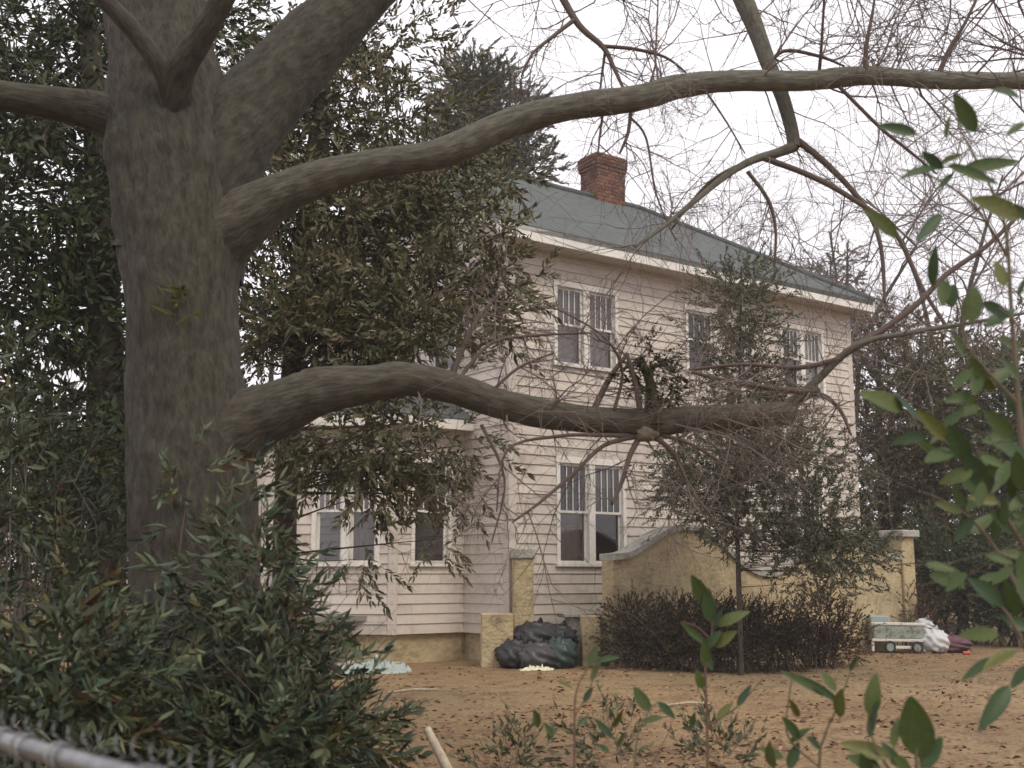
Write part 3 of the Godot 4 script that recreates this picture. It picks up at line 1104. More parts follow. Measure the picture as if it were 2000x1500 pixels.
func build_porch() -> void:
	var d := HB.x
	var s := Vector3(1.40, 0, -16.74)
	var w1 := thing("stucco_wall", "yellow stucco wall with a curved hump beside the double window", "wall", s)
	humped_wall(w1, s, d, [Vector2(0, 1.53), Vector2(0.35, 1.58), Vector2(0.85, 1.82), Vector2(1.25, 1.97), Vector2(1.65, 1.98), Vector2(2.05, 1.88), Vector2(2.6, 1.5), Vector2(3.0, 1.32), Vector2(3.35, 1.27)], 0.26)
	var s2 := s + d * 3.36
	var w2 := thing("stucco_wall", "yellow stucco wall with pale curved coping running to the square pillar", "wall", s2)
	humped_wall(w2, s2, d, [Vector2(0, 1.27), Vector2(0.4, 1.4), Vector2(0.9, 1.72), Vector2(1.4, 1.93), Vector2(1.9, 1.93), Vector2(2.5, 1.8), Vector2(3.1, 1.62), Vector2(3.45, 1.58)], 0.26)
	var turn := atan2(0.582, 0.813)
	pier("stucco_pillar", s + d * 7.0, 0.36, 1.98, 0.52, 0.13, "tall square yellow stucco pillar at the right end of wall", turn)
	pier("stucco_pillar", ground_at(1021, 17.05), 0.3, 1.53, 0.36, 0.15, "slim yellow stucco column with pale cap in front of the siding", 0.1)
	# low piers and the ledge between them
	pier("low_pier", ground_at(970, 16.75), 0.46, 0.74, 0, 0, "broad low yellow stucco pier left of the black bags", 0.06)
	pier("low_pier", ground_at(1153, 16.8), 0.27, 0.72, 0, 0, "narrow low yellow stucco pier right of the black bags", 0.06)
	var sl := MB.new()
	var a := ground_at(1095, 17.2)
	a.y = 0.69
	sl.bevel_box(Vector3(0, 0.0, -0.2), Vector3(0.9, 0.06, 0.2), 0.012, Transform3D(Basis(Vector3.UP, 0.25), Vector3.ZERO))
	sl.bevel_box(Vector3(0.1, -0.75, -0.12), Vector3(0.8, 0.0, 0.12), 0.012, Transform3D(Basis(Vector3.UP, 0.25), Vector3.ZERO))
	solo("ledge_wall", sl.mesh(), M.coping, "low weathered ledge behind the narrow yellow pier", "wall", "", a)

# ---------------------------------------------------------------- rubbish around the house
# a crumpled sheet lying on the ground
func sheet(w: float, d: float, h: float, seed_: int, frq: float) -> ArrayMesh:
	var nz := FastNoiseLite.new()
	nz.seed = seed_
	nz.frequency = frq
	var mb := MB.new()
	var n := 22
	for side in [1.0, -1.0]:
		var first := mb.v.size()
		for j in n + 1:
			for i in n + 1:
				var u := (float(i) / n - 0.5)
				var v := (float(j) / n - 0.5)
				var wob := 1.0 + 0.35 * nz.get_noise_2d(u * 3.0 + 7.0, v * 3.0)
				var lift := absf(nz.get_noise_2d(u * 6.0, v * 6.0)) * (1.2 - u * u * 3.0 - v * v * 3.0)
				mb.vert(Vector3(u * w * wob, maxf(0.004, h * lift) + side * 0.0015 + 0.006, v * d * wob), Vector3.UP, Vector2(u, v), Color.WHITE)
		for j in n:
			for i in n:
				var a := first + j * (n + 1) + i
				if side > 0:
					mb.idx.append_array(PackedInt32Array([a, a + 1, a + n + 1, a + 1, a + n + 2, a + n + 1]))
				else:
					mb.idx.append_array(PackedInt32Array([a, a + n + 1, a + 1, a + 1, a + n + 1, a + n + 2]))
		mb.smooth(first)
	return mb.mesh()

func build_clutter() -> void:
	var nz := FastNoiseLite.new()
	nz.seed = 9
	nz.frequency = 1.0
	var bag := func(px: float, fwd: float, lift: float, r: Vector3, m: Material, label: String, called := "rubbish_bag", cat := "bag", amp := 0.35):
		var g := ground_at(px, fwd)
		var o := thing(called, label, cat, g + Vector3.UP * lift)
		var mb := MB.new()
		mb.blob(Vector3(0, r.y * 0.85, 0), r, nz, amp, 2.4, 20, 28, Color.WHITE, 0.0)
		part("body", mb.mesh(), m, o)
		var kn := MB.new()
		kn.tube(PackedVector3Array([Vector3(0.02, r.y * 1.7, 0), Vector3(0.03, r.y * 1.95, 0.02), Vector3(0.09, r.y * 2.08, 0.04)]), PackedFloat32Array([0.05, 0.018, 0.055]), 8)
		part("knot", kn.mesh(), m, o)
	bag.call(1006.0, 16.5, 0.0, Vector3(0.26, 0.2, 0.24), M.black_bag, "black rubbish bag at the left foot of the pile")
	bag.call(1050.0, 16.35, 0.0, Vector3(0.28, 0.19, 0.25), M.grey_bag, "dark grey rubbish bag at the front of the pile")
	bag.call(1092.0, 16.45, 0.0, Vector3(0.24, 0.22, 0.24), M.green_bag, "dark green rubbish bag beside the narrow low pier")
	bag.call(1046.0, 16.7, 0.24, Vector3(0.33, 0.2, 0.27), M.black_bag, "large black rubbish bag topmost of the pile")
	bag.call(1092.0, 16.75, 0.24, Vector3(0.24, 0.18, 0.22), M.black_bag, "smaller black rubbish bag on top against the ledge")
	solo("paper_scrap", sheet(0.42, 0.2, 0.14, 3, 1.0), M.paper, "crumpled pale yellow paper lying before the black bags", "paper", "", ground_at(1048, 16.0))
	# boards and a pale sheet along the foundation
	for k in 4:
		var mb := MB.new()
		mb.bevel_box(Vector3(-0.75, 0, -0.06), Vector3(0.75, 0.035, 0.06), 0.004)
		var o := solo("plank", mb.mesh(), M.wood, ["lowest pale plank by the house foundation", "second plank from the bottom by the foundation", "third plank up by the house foundation", "topmost pale plank in the stack by the foundation"][k], "plank", "planks by the foundation", ground_at(655 + k * 9, 16.4) + Vector3.UP * (0.012 + 0.036 * k))
		o.rotation.y = 0.1 + 0.07 * k * (1 if k % 2 == 0 else -1)
	solo("tarp", sheet(0.95, 0.55, 0.34, 8, 0.9), M.pale_tarp, "crumpled pale grey green tarp beside the planks", "tarp", "", ground_at(735, 16.2))
	# utility cart
	var cbase := ground_at(1745, 19.9)
	var cart := thing("utility_cart", "rusty white framed cart with grey green panels on the dirt", "cart", cbase)
	cart.rotation = Vector3(0.0, 0.16, -0.025)
	var pc := func(called: String, lo: Vector3, hi: Vector3, m: Material):
		var mb := MB.new()
		mb.bevel_box(lo, hi, 0.006)
		part(called, mb.mesh(), m, cart)
	pc.call("side_panel", Vector3(-0.46, 0.24, 0.17), Vector3(0.46, 0.46, 0.2), M.cart_panel)
	pc.call("back_panel", Vector3(-0.46, 0.24, -0.22), Vector3(0.46, 0.5, -0.19), M.cart_panel)
	pc.call("tray", Vector3(-0.46, 0.2, -0.19), Vector3(0.46, 0.235, 0.17), M.cart_panel)
	pc.call("rail", Vector3(-0.5, 0.465, 0.165), Vector3(0.5, 0.51, 0.215), M.cart_white)
	pc.call("rail", Vector3(-0.5, 0.19, 0.19), Vector3(0.5, 0.235, 0.225), M.cart_white)
	for x in [-0.48, 0.46]:
		for z in [-0.21, 0.18]:
			pc.call("leg", Vector3(x - 0.02, 0.02, z - 0.02), Vector3(x + 0.025, 0.186, z + 0.02), M.cart_white)
	pc.call("foot_bar", Vector3(-0.1, 0.07, 0.19), Vector3(0.42, 0.12, 0.22), M.cart_white)
	for x in [-0.2, 0.3]:
		var wh := MB.new()
		var ring := PackedVector3Array()
		var rr := PackedFloat32Array()
		for k in 17:
			ring.push_back(Vector3(x + 0.085 * cos(TAU * k / 16), 0.1 + 0.085 * sin(TAU * k / 16), 0.25))
			rr.push_back(0.022)
		wh.tube(ring, rr, 8)
		var tyre := part("wheel", wh.mesh(), M.rubber, cart)
		var hb := MB.new()
		hb.tube(PackedVector3Array([Vector3(x, 0.1, 0.235), Vector3(x, 0.1, 0.265)]), PackedFloat32Array([0.066, 0.066]), 14, Color.WHITE, 0.0, null, true)
		part("hub", hb.mesh(), M.cart_panel, tyre)
	var bx := MB.new()
	bx.bevel_box(Vector3(-0.16, 0, -0.13), Vector3(0.16, 0.18, 0.13), 0.01)
	solo("storage_box", bx.mesh(), M.blue_box, "pale blue box sitting in the cart tray", "box", "", cbase + Vector3(-0.25, 0.236, -0.02) + Vector3.UP * 0.2).scale = Vector3(1, 1, 1)
	var sup := MB.new()
	sup.bevel_box(Vector3(-0.17, 0, -0.14), Vector3(0.17, 0.198, 0.13), 0.01)
	solo("storage_box", sup.mesh(), M.cart_panel, "grey green box under the pale blue box", "box", "", cbase + Vector3(-0.25, 0.236, -0.02))
	bag.call(1757.0, 20.9, 0.0, Vector3(0.3, 0.32, 0.26), M.grey_bag, "grey sack slumped behind the cart", "sack", "sack")
	bag.call(1822.0, 19.9, 0.0, Vector3(0.24, 0.2, 0.22), M.white_bag, "white plastic bag heaped right of the cart", "plastic_bag", "bag", 0.34)
	bag.call(1850.0, 20.2, 0.0, Vector3(0.36, 0.14, 0.25), M.purple, "dark purple brown rags beside the white plastic bag", "rag_heap", "rags", 0.4)
	bag.call(1806.0, 20.3, 0.32, Vector3(0.15, 0.12, 0.14), M.white_bag, "small white bundle at the right end of the cart", "plastic_bag", "bag", 0.4)
	var can := MB.new()
	can.tube(PackedVector3Array([Vector3(-0.06, 0.033, 0), Vector3(-0.055, 0.033, 0), Vector3(0.055, 0.033, 0), Vector3(0.06, 0.033, 0)]), PackedFloat32Array([0.026, 0.033, 0.033, 0.026]), 14, Color.WHITE, 0.0, null, true)
	solo("drink_can", can.mesh(), M.red, "small red can lying on the dirt at the right", "can", "", ground_at(1886, 19.6))
	var cb := MB.new()
	cb.bevel_box(Vector3(-0.2, 0, -0.1), Vector3(0.2, 0.36, 0.1), 0.01)
	solo("concrete_block", cb.mesh(), M.coping, "pale concrete block by the dark shrubs at the right", "block", "", ground_at(1850, 22.4))
	# loose sticks in the yard
	for q in [[760.0, 858.0, 13.2, "thin pale stick lying flat on the brown ground"], [1300.0, 1385.0, 12.0, "short twig lying on the bare dirt below the hedge"]]:
		var a := ground_at(q[0], q[2])
		var b := ground_at(q[1], q[2] + 0.15)
		var mb := MB.new()
		mb.tube(PackedVector3Array([Vector3(0, 0.012, 0), (b - a) * 0.5 + Vector3(0, 0.03, 0), (b - a) + Vector3(0, 0.014, 0)]), PackedFloat32Array([0.011, 0.014, 0.008]), 7)
		solo("stick", mb.mesh(), M.wood, q[3], "stick", "", a)
	var la := at(905, 1560, 5.6)
	la.y = 0.0
	var log_ := MB.new()
	log_.tube(PackedVector3Array([at(905, 1560, 5.6) - la, at(868, 1490, 5.75) - la, at(835, 1425, 5.9) - la]), PackedFloat32Array([0.025, 0.025, 0.021]), 10, Color.WHITE, 0.0, null, true)
	log_.tube(PackedVector3Array([Vector3(0.06, -0.1, 0.1), at(905, 1560, 5.6) - la]), PackedFloat32Array([0.026, 0.025]), 10)
	solo("stake", log_.mesh(), M.wood, "pale leaning wooden stake at the edge of the left shrubs", "stake", "", la)

# ---------------------------------------------------------------- the big tree
func limb(tree: Node3D, rows: Array, called: String, m: Material, sides := 16, rough := 0.12, cap := false, sub := 8, c0 := 0.23, c1 := 0.23, tint := Color(1, 1, 1)) -> Array:
	var s := spline(rows, sub)
	var mb := MB.new()
	var nz := FastNoiseLite.new()
	nz.seed = 4
	nz.frequency = 2.2
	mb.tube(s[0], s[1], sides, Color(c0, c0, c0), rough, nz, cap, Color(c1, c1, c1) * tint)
	mb.smooth(0)
	wpart(called, mb, m, tree)
	return s

func twigs_on(mb: MB, s: Array, cnt: int, lmin: float, lmax: float, r: float, level: int, bias: Vector3, from := 0.15, droop := 0.0, kids := 4) -> void:
	var pts: PackedVector3Array = s[0]
	for k in cnt:
		var t := rng.randf_range(from, 1.0) * (pts.size() - 1)
		var i := mini(int(t), pts.size() - 2)
		var along := (pts[i + 1] - pts[i]).normalized()
		var side := along.cross(Vector3(rng.randfn(), rng.randfn(), rng.randfn())).normalized()
		sprout(mb, pts[i].lerp(pts[i + 1], t - i), along * 0.5 + side + bias * rng.randf(), rng.randf_range(lmin, lmax), minf(r, s[1][i] * 0.7), level, droop, kids)

func build_big_tree() -> void:
	var base := ground_at(383, 6.0)
	var tree := thing("hardwood_tree", "large grey barked tree with two long limbs reaching right", "tree", base)
	limb(tree, [[400, 1760, 6.0, 400], [398, 1640, 6.0, 330], [396, 1500, 6.0, 285], [390, 1300, 6.0, 256], [382, 1100, 6.0, 240], [372, 900, 6.0, 236], [362, 700, 6.0, 222], [356, 560, 6.0, 222], [352, 440, 6.02, 242], [344, 330, 6.05, 262], [330, 230, 6.1, 246], [316, 120, 6.15, 214], [304, 0, 6.2, 208], [298, -180, 6.3, 200]], "trunk", M.bark, 96, 0.15, false, 18)
	limb(tree, [[350, 520, 6.08, 250], [385, 400, 6.08, 220], [435, 300, 6.1, 185], [510, 200, 6.2, 165], [600, 95, 6.3, 150], [690, 0, 6.4, 135], [790, -110, 6.5, 120]], "limb", M.bark, 28)
	var sL := limb(tree, [[370, 380, 6.08, 180], [310, 280, 6.05, 140], [225, 230, 6.0, 94], [130, 205, 5.9, 70], [0, 188, 5.7, 62], [-140, 180, 5.5, 52]], "limb", M.bark, 20)
	limb(tree, [[342, 330, 6.02, 62], [336, 230, 5.86, 54], [322, 150, 5.7, 44], [262, 62, 5.6, 38], [185, -20, 5.5, 34]], "limb", M.bark, 14)
	limb(tree, [[332, 340, 6.02, 84], [340, 230, 5.86, 74], [352, 140, 5.7, 62], [398, 62, 5.6, 54], [450, -30, 5.5, 48]], "limb", M.bark, 14)
	var sU := limb(tree, [[340, 540, 6.05, 210], [400, 478, 6.02, 170], [475, 425, 5.97, 118], [560, 374, 5.93, 86], [700, 326, 5.95, 62], [845, 302, 6.05, 58], [905, 282, 6.1, 62], [1000, 240, 6.15, 62], [1110, 210, 6.2, 56], [1240, 193, 6.3, 54], [1330, 168, 6.4, 50], [1450, 158, 6.45, 44], [1580, 158, 6.5, 40], [1700, 148, 6.55, 40], [1830, 157, 6.6, 36], [2000, 158, 6.7, 33], [2200, 170, 6.8, 28], [2450, 195, 6.9, 16], [2650, 235, 7.0, 3]], "limb", M.bark, 24, 0.16, false, 8, 0.27, 1.0, Color(0.82, 0.9, 1.0))  # bark colour pales and greys outward: haze and sky glare painted in
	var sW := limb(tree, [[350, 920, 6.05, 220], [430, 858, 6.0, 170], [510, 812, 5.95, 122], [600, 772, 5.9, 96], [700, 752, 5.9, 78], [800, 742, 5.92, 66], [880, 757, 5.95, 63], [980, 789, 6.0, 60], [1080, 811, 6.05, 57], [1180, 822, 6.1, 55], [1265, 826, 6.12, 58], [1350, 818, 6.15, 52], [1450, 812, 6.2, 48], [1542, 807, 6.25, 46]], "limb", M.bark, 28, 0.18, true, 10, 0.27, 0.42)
	# mossy broken stub with sprouts
	limb(tree, [[1278, 825, 6.1, 52], [1276, 788, 6.08, 34], [1270, 752, 6.06, 27], [1258, 718, 6.05, 25], [1246, 698, 6.05, 20]], "stub", M.moss, 20, 0.7, true)
	var kn := MB.new()
	var nz := FastNoiseLite.new()
	nz.frequency = 1.0
	kn.blob(at(1262, 846, 6.1), Vector3(0.065, 0.045, 0.06), nz, 0.4, 2.0)
	wpart("burl", kn, M.bark, tree)
	var vine := []
	for k in 2:
		vine.append(sprig_mesh(0.14, 14, 0.035, 0.018, [Color(0.05, 0.045, 0.028), Color(0.07, 0.06, 0.036), Color(0.06, 0.065, 0.034)], 2, 1.1, 0.002))
	foliage(tree, "dead_vine", M.dry_leaf, vine, scatter([[1272, 715, 6.04, 30, 30, 0.05, 22], [1285, 765, 6.04, 22, 40, 0.05, 20], [1240, 690, 6.04, 24, 14, 0.05, 10], [1318, 745, 6.05, 26, 36, 0.05, 10]], 4, 0.03), 0.6, 1.1, -0.2, 0.6, 1.0)
	# traced branches
	var br := [
		[[1425, -60, 6.9, 42], [1462, 20, 6.85, 40], [1485, 80, 6.8, 36], [1503, 130, 6.75, 33], [1528, 190, 6.72, 30], [1547, 255, 6.7, 28], [1550, 288, 6.68, 26]],
		[[1550, 286, 6.68, 24], [1520, 298, 6.65, 20], [1470, 313, 6.6, 17], [1420, 342, 6.5, 14], [1360, 390, 6.4, 11], [1300, 440, 6.3, 9], [1240, 482, 6.2, 6]],
		[[1480, 308, 6.62, 10], [1400, 346, 6.7, 8], [1350, 395, 6.75, 6], [1310, 450, 6.8, 4]],
		[[1552, 270, 6.7, 16], [1620, 325, 6.6, 13], [1690, 405, 6.5, 11], [1720, 480, 6.4, 9], [1728, 590, 6.3, 6]],
		[[1490, 308, 6.62, 13], [1580, 342, 6.5, 12], [1660, 385, 6.4, 11], [1745, 450, 6.3, 10], [1800, 560, 6.2, 9], [1850, 640, 6.1, 7]],
		[[1460, 335, 6.6, 9], [1500, 390, 6.6, 8], [1515, 450, 6.6, 6], [1512, 520, 6.6, 4]],
		[[1085, -30, 6.6, 17], [1130, 48, 6.5, 15], [1178, 92, 6.45, 12], [1198, 130, 6.4, 9], [1217, 172, 6.35, 6]],
		[[1120, 40, 6.5, 11], [1075, 75, 6.4, 8], [1040, 105, 6.3, 6], [1018, 150, 6.3, 4]],
		[[1178, 90, 6.45, 9], [1240, 96, 6.4, 8], [1300, 112, 6.4, 6], [1340, 142, 6.4, 4]],
		[[1182, 100, 6.45, 7], [1175, 150, 6.45, 5], [1172, 180, 6.4, 4]],
		[[1180, 205, 6.25, 7], [1172, 260, 6.25, 5], [1168, 300, 6.2, 4]],
		[[1232, 218, 6.3, 9], [1226, 262, 6.3, 8], [1210, 300, 6.3, 5]],
		[[1232, 230, 6.3, 6], [1262, 270, 6.3, 5], [1282, 380, 6.3, 4], [1320, 470, 6.3, 3]],
		[[1380, 180, 6.4, 5], [1420, 240, 6.4, 4], [1455, 300, 6.4, 3]],
		[[1690, 140, 6.5, 12], [1692, 90, 6.5, 9], [1705, 20, 6.5, 6], [1712, -40, 6.5, 4]],
		[[1835, 142, 6.6, 12], [1855, 95, 6.6, 9], [1885, 45, 6.6, 7], [1915, -20, 6.6, 5]],
		[[1600, 140, 6.5, 8], [1605, 80, 6.4, 6], [1610, -10, 6.3, 5]],
		[[1640, 170, 6.5, 8], [1720, 250, 6.5, 7], [1770, 290, 6.5, 6], [1830, 340, 6.5, 4]],
		[[1490, 140, 6.5, 9], [1530, 100, 6.5, 8], [1600, 110, 6.5, 7], [1650, 130, 6.5, 4]],
		[[1528, 800, 6.25, 20], [1590, 748, 6.2, 17], [1645, 695, 6.1, 15], [1700, 665, 6.0, 12], [1790, 648, 5.9, 11], [1900, 630, 5.8, 8], [2010, 610, 5.7, 6]],
		[[1650, 690, 6.1, 16], [1730, 640, 6.1, 14], [1795, 590, 6.1, 13], [1850, 535, 6.1, 12], [1930, 478, 6.1, 9], [2010, 400, 6.1, 7]],
		[[1550, 788, 6.25, 12], [1600, 770, 6.2, 10], [1640, 800, 6.15, 8], [1662, 850, 6.1, 5]],
		[[1645, 700, 6.1, 12], [1560, 718, 6.2, 10], [1450, 712, 6.3, 8], [1345, 722, 6.3, 6]],
		[[1600, 762, 6.2, 12], [1560, 764, 6.2, 11], [1440, 748, 6.25, 10], [1350, 726, 6.3, 7]],
		[[1160, 800, 6.1, 14], [1190, 740, 6.1, 12], [1226, 690, 6.1, 8]],
		[[1250, 800, 6.0, 13], [1240, 745, 6.0, 11], [1224, 690, 6.0, 8]],
		[[1255, 852, 6.1, 12], [1180, 850, 6.05, 9], [1090, 852, 6.0, 7], [990, 880, 5.9, 5], [970, 1000, 5.9, 3]],
		[[1255, 850, 6.1, 12], [1180, 870, 6.05, 9], [1120, 925, 6.0, 8], [1050, 985, 5.9, 6], [1000, 1020, 5.9, 4]],
		[[1250, 852, 6.1, 13], [1230, 890, 6.05, 11], [1215, 940, 6.0, 9], [1195, 985, 5.95, 6]],
		[[1275, 850, 6.1, 11], [1320, 890, 6.1, 9], [1345, 950, 6.1, 6], [1390, 1010, 6.1, 4]],
		[[1280, 846, 6.1, 9], [1350, 868, 6.1, 7], [1420, 910, 6.1, 4]],
		[[885, 730, 5.95, 12], [905, 680, 5.95, 10], [935, 620, 5.95, 8], [985, 565, 5.95, 5]],
		[[900, 735, 5.95, 9], [960, 670, 6.0, 7], [1050, 655, 6.0, 6], [1160, 650, 6.0, 4]],
		[[950, 775, 5.97, 8], [1010, 720, 6.0, 6], [1080, 690, 6.0, 4]],
		[[1200, 800, 6.05, 8], [1215, 720, 6.0, 6], [1170, 650, 5.9, 5], [1060, 590, 5.9, 3]],
		[[940, 830, 6.0, 8], [975, 900, 5.95, 6], [985, 960, 5.95, 4], [960, 1060, 5.95, 3]],
	]
	var tw := MB.new()
	var lines := []
	for b in br:
		var m: Material = M.limb_bark if b[0][3] >= 20 else M.twig
		lines.append(limb(tree, b, "branch", m, 9, 0.12, false, 5))
	for k in lines.size():
		var s: Array = lines[k]
		var n := 5 if k < 19 else 6
		twigs_on(tw, s, n, 0.25, 0.75, 0.005, 2, Vector3(0.1, -0.1 if k < 19 else 0.15, 0), 0.2, -0.15, 4)
	# spurs on the long limbs
	twigs_on(tw, sU, 26, 0.35, 0.95, 0.008, 2, Vector3(0.2, 0.8, 0), 0.5, 0.1, 5)
	twigs_on(tw, sU, 14, 0.35, 0.9, 0.006, 2, Vector3(0.2, -0.9, 0), 0.5, -0.4, 4)
	twigs_on(tw, sW, 16, 0.25, 0.8, 0.006, 2, Vector3(0, 0.5, 0), 0.35, 0.1, 4)
	twigs_on(tw, sW, 9, 0.25, 0.7, 0.006, 2, Vector3(0, -0.9, 0), 0.35, -0.4, 4)
	twigs_on(tw, sL, 5, 0.2, 0.6, 0.005, 1, Vector3(0, -0.4, 0), 0.4, 0.0, 3)
	# high boughs above the frame let their twigs hang into it
	for q in [[1000, -120, 6.8], [1200, -140, 7.0], [1360, -120, 7.2], [1560, -140, 7.0], [1700, -160, 7.1], [1850, -120, 7.0], [1980, -60, 6.8], [2060, 120, 6.9], [2080, 330, 6.8]]:
		var p := at(q[0], q[1], q[2])
		for k in 4:
			var dir := Vector3(rng.randfn() * 0.7, -0.75, rng.randfn() * 0.4)
			if q[0] > 2000:
				dir = Vector3(-0.9, rng.randfn() * 0.4, rng.randfn() * 0.3)
			sprout(tw, p, dir, rng.randf_range(0.7, 1.2), 0.010, 3, 0.05, 3, 0.4)
	limb(tree, [[298, -150, 6.3, 150], [600, -230, 6.6, 100], [1000, -130, 6.8, 60], [1360, -125, 7.1, 50], [1700, -160, 7.1, 42], [1980, -70, 6.9, 32], [2080, 120, 6.9, 20], [2100, 330, 6.8, 9], [2090, 440, 6.8, 2]], "limb", M.limb_bark, 14)
	wpart("twigs", tw, M.fine_twig, tree).set_meta("kind", "stuff")
	# tuft of fern-like leaves growing from the bark
	var lm := leaf_mesh(0.13, 0.026, 0.3, 0.5, Color(0.085, 0.10, 0.025))
	var tuft := thing("bark_fern", "yellow green tuft of narrow leaves growing on the big trunk", "plant", at(356, 590, 5.68))
	for k in 16:
		var d := Vector3(rng.randfn() * 0.8, rng.randf_range(-0.3, 1.0), 0.7 + rng.randf() * 0.5)
		part("leaf", lm, M.leaf, tuft, Transform3D(aim(d, rng.randf() * TAU).scaled_local(Vector3.ONE * rng.randf_range(0.6, 1.1)), Vector3(rng.randfn() * 0.03, rng.randfn() * 0.04, 0)))

# ---------------------------------------------------------------- evergreens between the tree and the house
func build_evergreens() -> void:
	var mag := []
	for k in 3:
		mag.append(sprig_mesh(0.34, 13, 0.11, 0.034, [Color(0.075, 0.088, 0.046), Color(0.10, 0.108, 0.055), Color(0.12, 0.115, 0.062), Color(0.07, 0.09, 0.052)], 3, 0.95, 0.003))
	var mag2 := []
	for k in 3:
		mag2.append(sprig_mesh(0.34, 14, 0.092, 0.03, [Color(0.165, 0.152, 0.085), Color(0.19, 0.17, 0.098), Color(0.135, 0.135, 0.074), Color(0.21, 0.18, 0.115), Color(0.14, 0.155, 0.078)], 3, 0.95, 0.003))
	# behind the trunk on the left
	var t1 := thing("broadleaf_evergreen", "dark broadleaf evergreen with a black trunk left of the big tree", "tree", ground_at(205, 9.5))
	var sp1 := vertical_trunk(t1, [[205, 1480, 9.5, 95], [205, 1200, 9.5, 80], [208, 900, 9.5, 74], [205, 600, 9.5, 66], [190, 300, 9.5, 52], [170, 0, 9.5, 36], [160, -250, 9.5, 20]], M.dark_bark)
	var c1 := scatter([[60, 120, 9.6, 190, 190, 1.2, 420], [110, 380, 9.4, 170, 160, 1.1, 480], [70, 600, 9.4, 160, 150, 1.1, 460], [90, 820, 9.2, 150, 130, 1.0, 330], [200, 80, 10.2, 160, 170, 1.0, 260], [-90, 350, 9.4, 150, 350, 1.2, 260], [120, 1010, 9.3, 160, 110, 1.0, 260], [350, 20, 10.6, 150, 140, 0.8, 150]], 9, 0.16, 0.85)
	boughs(t1, sp1, c1, 3, 0.02, M.dark_bark)
	foliage(t1, "foliage", M.leaf, mag, c1, 0.75, 1.2, 0.1, 0.5, 0.95, Color(0.85, 1.0, 0.8))
	# right of the trunk, in front of the house
	var t2 := thing("broadleaf_evergreen", "olive green broadleaf evergreen hanging over the left part of house", "tree", ground_at(560, 10.5))
	var sp2 := vertical_trunk(t2, [[560, 1450, 10.5, 62], [556, 1200, 10.5, 50], [560, 900, 10.5, 46], [580, 600, 10.5, 42], [610, 350, 10.5, 36], [640, 100, 10.5, 28], [660, -150, 10.5, 16]], M.dark_bark)
	var c2 := scatter([[515, 330, 10.7, 40, 210, 0.7, 170], [520, 620, 10.5, 40, 110, 0.7, 80], [620, 60, 11.0, 180, 120, 1.0, 210], [770, 110, 11.0, 95, 110, 0.9, 130], [560, 210, 10.6, 120, 110, 0.9, 210], [720, 250, 10.6, 170, 95, 1.0, 330], [850, 330, 10.6, 130, 70, 0.9, 240], [560, 400, 10.3, 110, 100, 0.9, 190], [700, 440, 10.3, 170, 110, 1.0, 330], [850, 450, 10.3, 130, 95, 1.0, 300], [955, 500, 10.3, 60, 60, 0.6, 90], [560, 570, 10.0, 120, 110, 0.9, 250], [730, 600, 10.0, 180, 90, 1.0, 330], [870, 590, 10.0, 100, 70, 0.8, 150], [620, 690, 9.8, 150, 80, 0.8, 230], [780, 700, 9.8, 130, 70, 0.8, 180], [960, 580, 10.2, 50, 50, 0.5, 45], [960, 330, 11.0, 60, 50, 0.6, 50]], 9, 0.13, 0.74)
	boughs(t2, sp2, c2, 3, 0.018, M.dark_bark)
	foliage(t2, "foliage", M.leaf, mag2, c2, 0.75, 1.15, 0.05, 0.7, 1.0)
	# lower hanging sprays in front of the bay
	var c2b := scatter([[640, 880, 9.6, 100, 60, 0.6, 80], [760, 870, 9.6, 130, 85, 0.6, 190], [860, 890, 9.6, 80, 85, 0.5, 100], [720, 950, 9.6, 70, 70, 0.4, 55], [690, 1050, 9.5, 18, 60, 0.2, 14], [560, 830, 9.6, 60, 60, 0.5, 60], [840, 1070, 9.5, 20, 55, 0.2, 9], [910, 950, 9.6, 35, 40, 0.3, 16]], 8, 0.12, 0.75)
	boughs(t2, sp2, c2b, 2, 0.012, M.dark_bark)
	foliage(t2, "foliage", M.leaf, mag2, c2b, 0.7, 1.05, -0.5, 0.7, 1.0)
	# holly before the right half of the house
	var hol := []
	for k in 3:
		hol.append(sprig_mesh(0.3, 20, 0.062, 0.026, [Color(0.115, 0.125, 0.078), Color(0.145, 0.145, 0.09), Color(0.095, 0.108, 0.068), Color(0.165, 0.16, 0.10)], 2, 1.1, 0.0025))
	var t3 := thing("holly_tree", "thin leaved small evergreen tree before the right windows", "tree", ground_at(1446, 15.6))
	var sp3 := vertical_trunk(t3, [[1448, 1320, 15.6, 12], [1444, 1180, 15.6, 10], [1440, 1000, 15.6, 8], [1443, 800, 15.6, 6], [1446, 650, 15.6, 6], [1448, 520, 15.6, 3]], M.dark_bark)
	var c3 := scatter([[1440, 600, 15.6, 75, 95, 0.6, 260], [1455, 730, 15.6, 95, 80, 0.6, 220], [1400, 900, 15.6, 110, 60, 0.8, 190], [1560, 900, 15.6, 110, 75, 0.8, 210], [1370, 960, 15.5, 85, 55, 0.7, 160], [1480, 980, 15.6, 120, 75, 0.8, 240], [1600, 1010, 15.6, 90, 65, 0.7, 150], [1570, 1080, 15.5, 110, 45, 0.7, 120], [1670, 1075, 15.6, 65, 40, 0.5, 90], [1330, 940, 15.5, 40, 40, 0.4, 50], [1450, 820, 15.6, 130, 50, 0.7, 120], [1630, 1120, 15.5, 60, 30, 0.5, 40], [1560, 1010, 15.4, 120, 90, 0.6, 90]], 8, 0.16, 1.3)
	boughs(t3, sp3, c3, 4, 0.007, M.dark_bark)
	foliage(t3, "foliage", M.leaf, hol, c3, 0.75, 1.15, 0.1, 0.7, 1.0)
	# dry brown hedge along the stucco wall: five bushes
	var dry := []
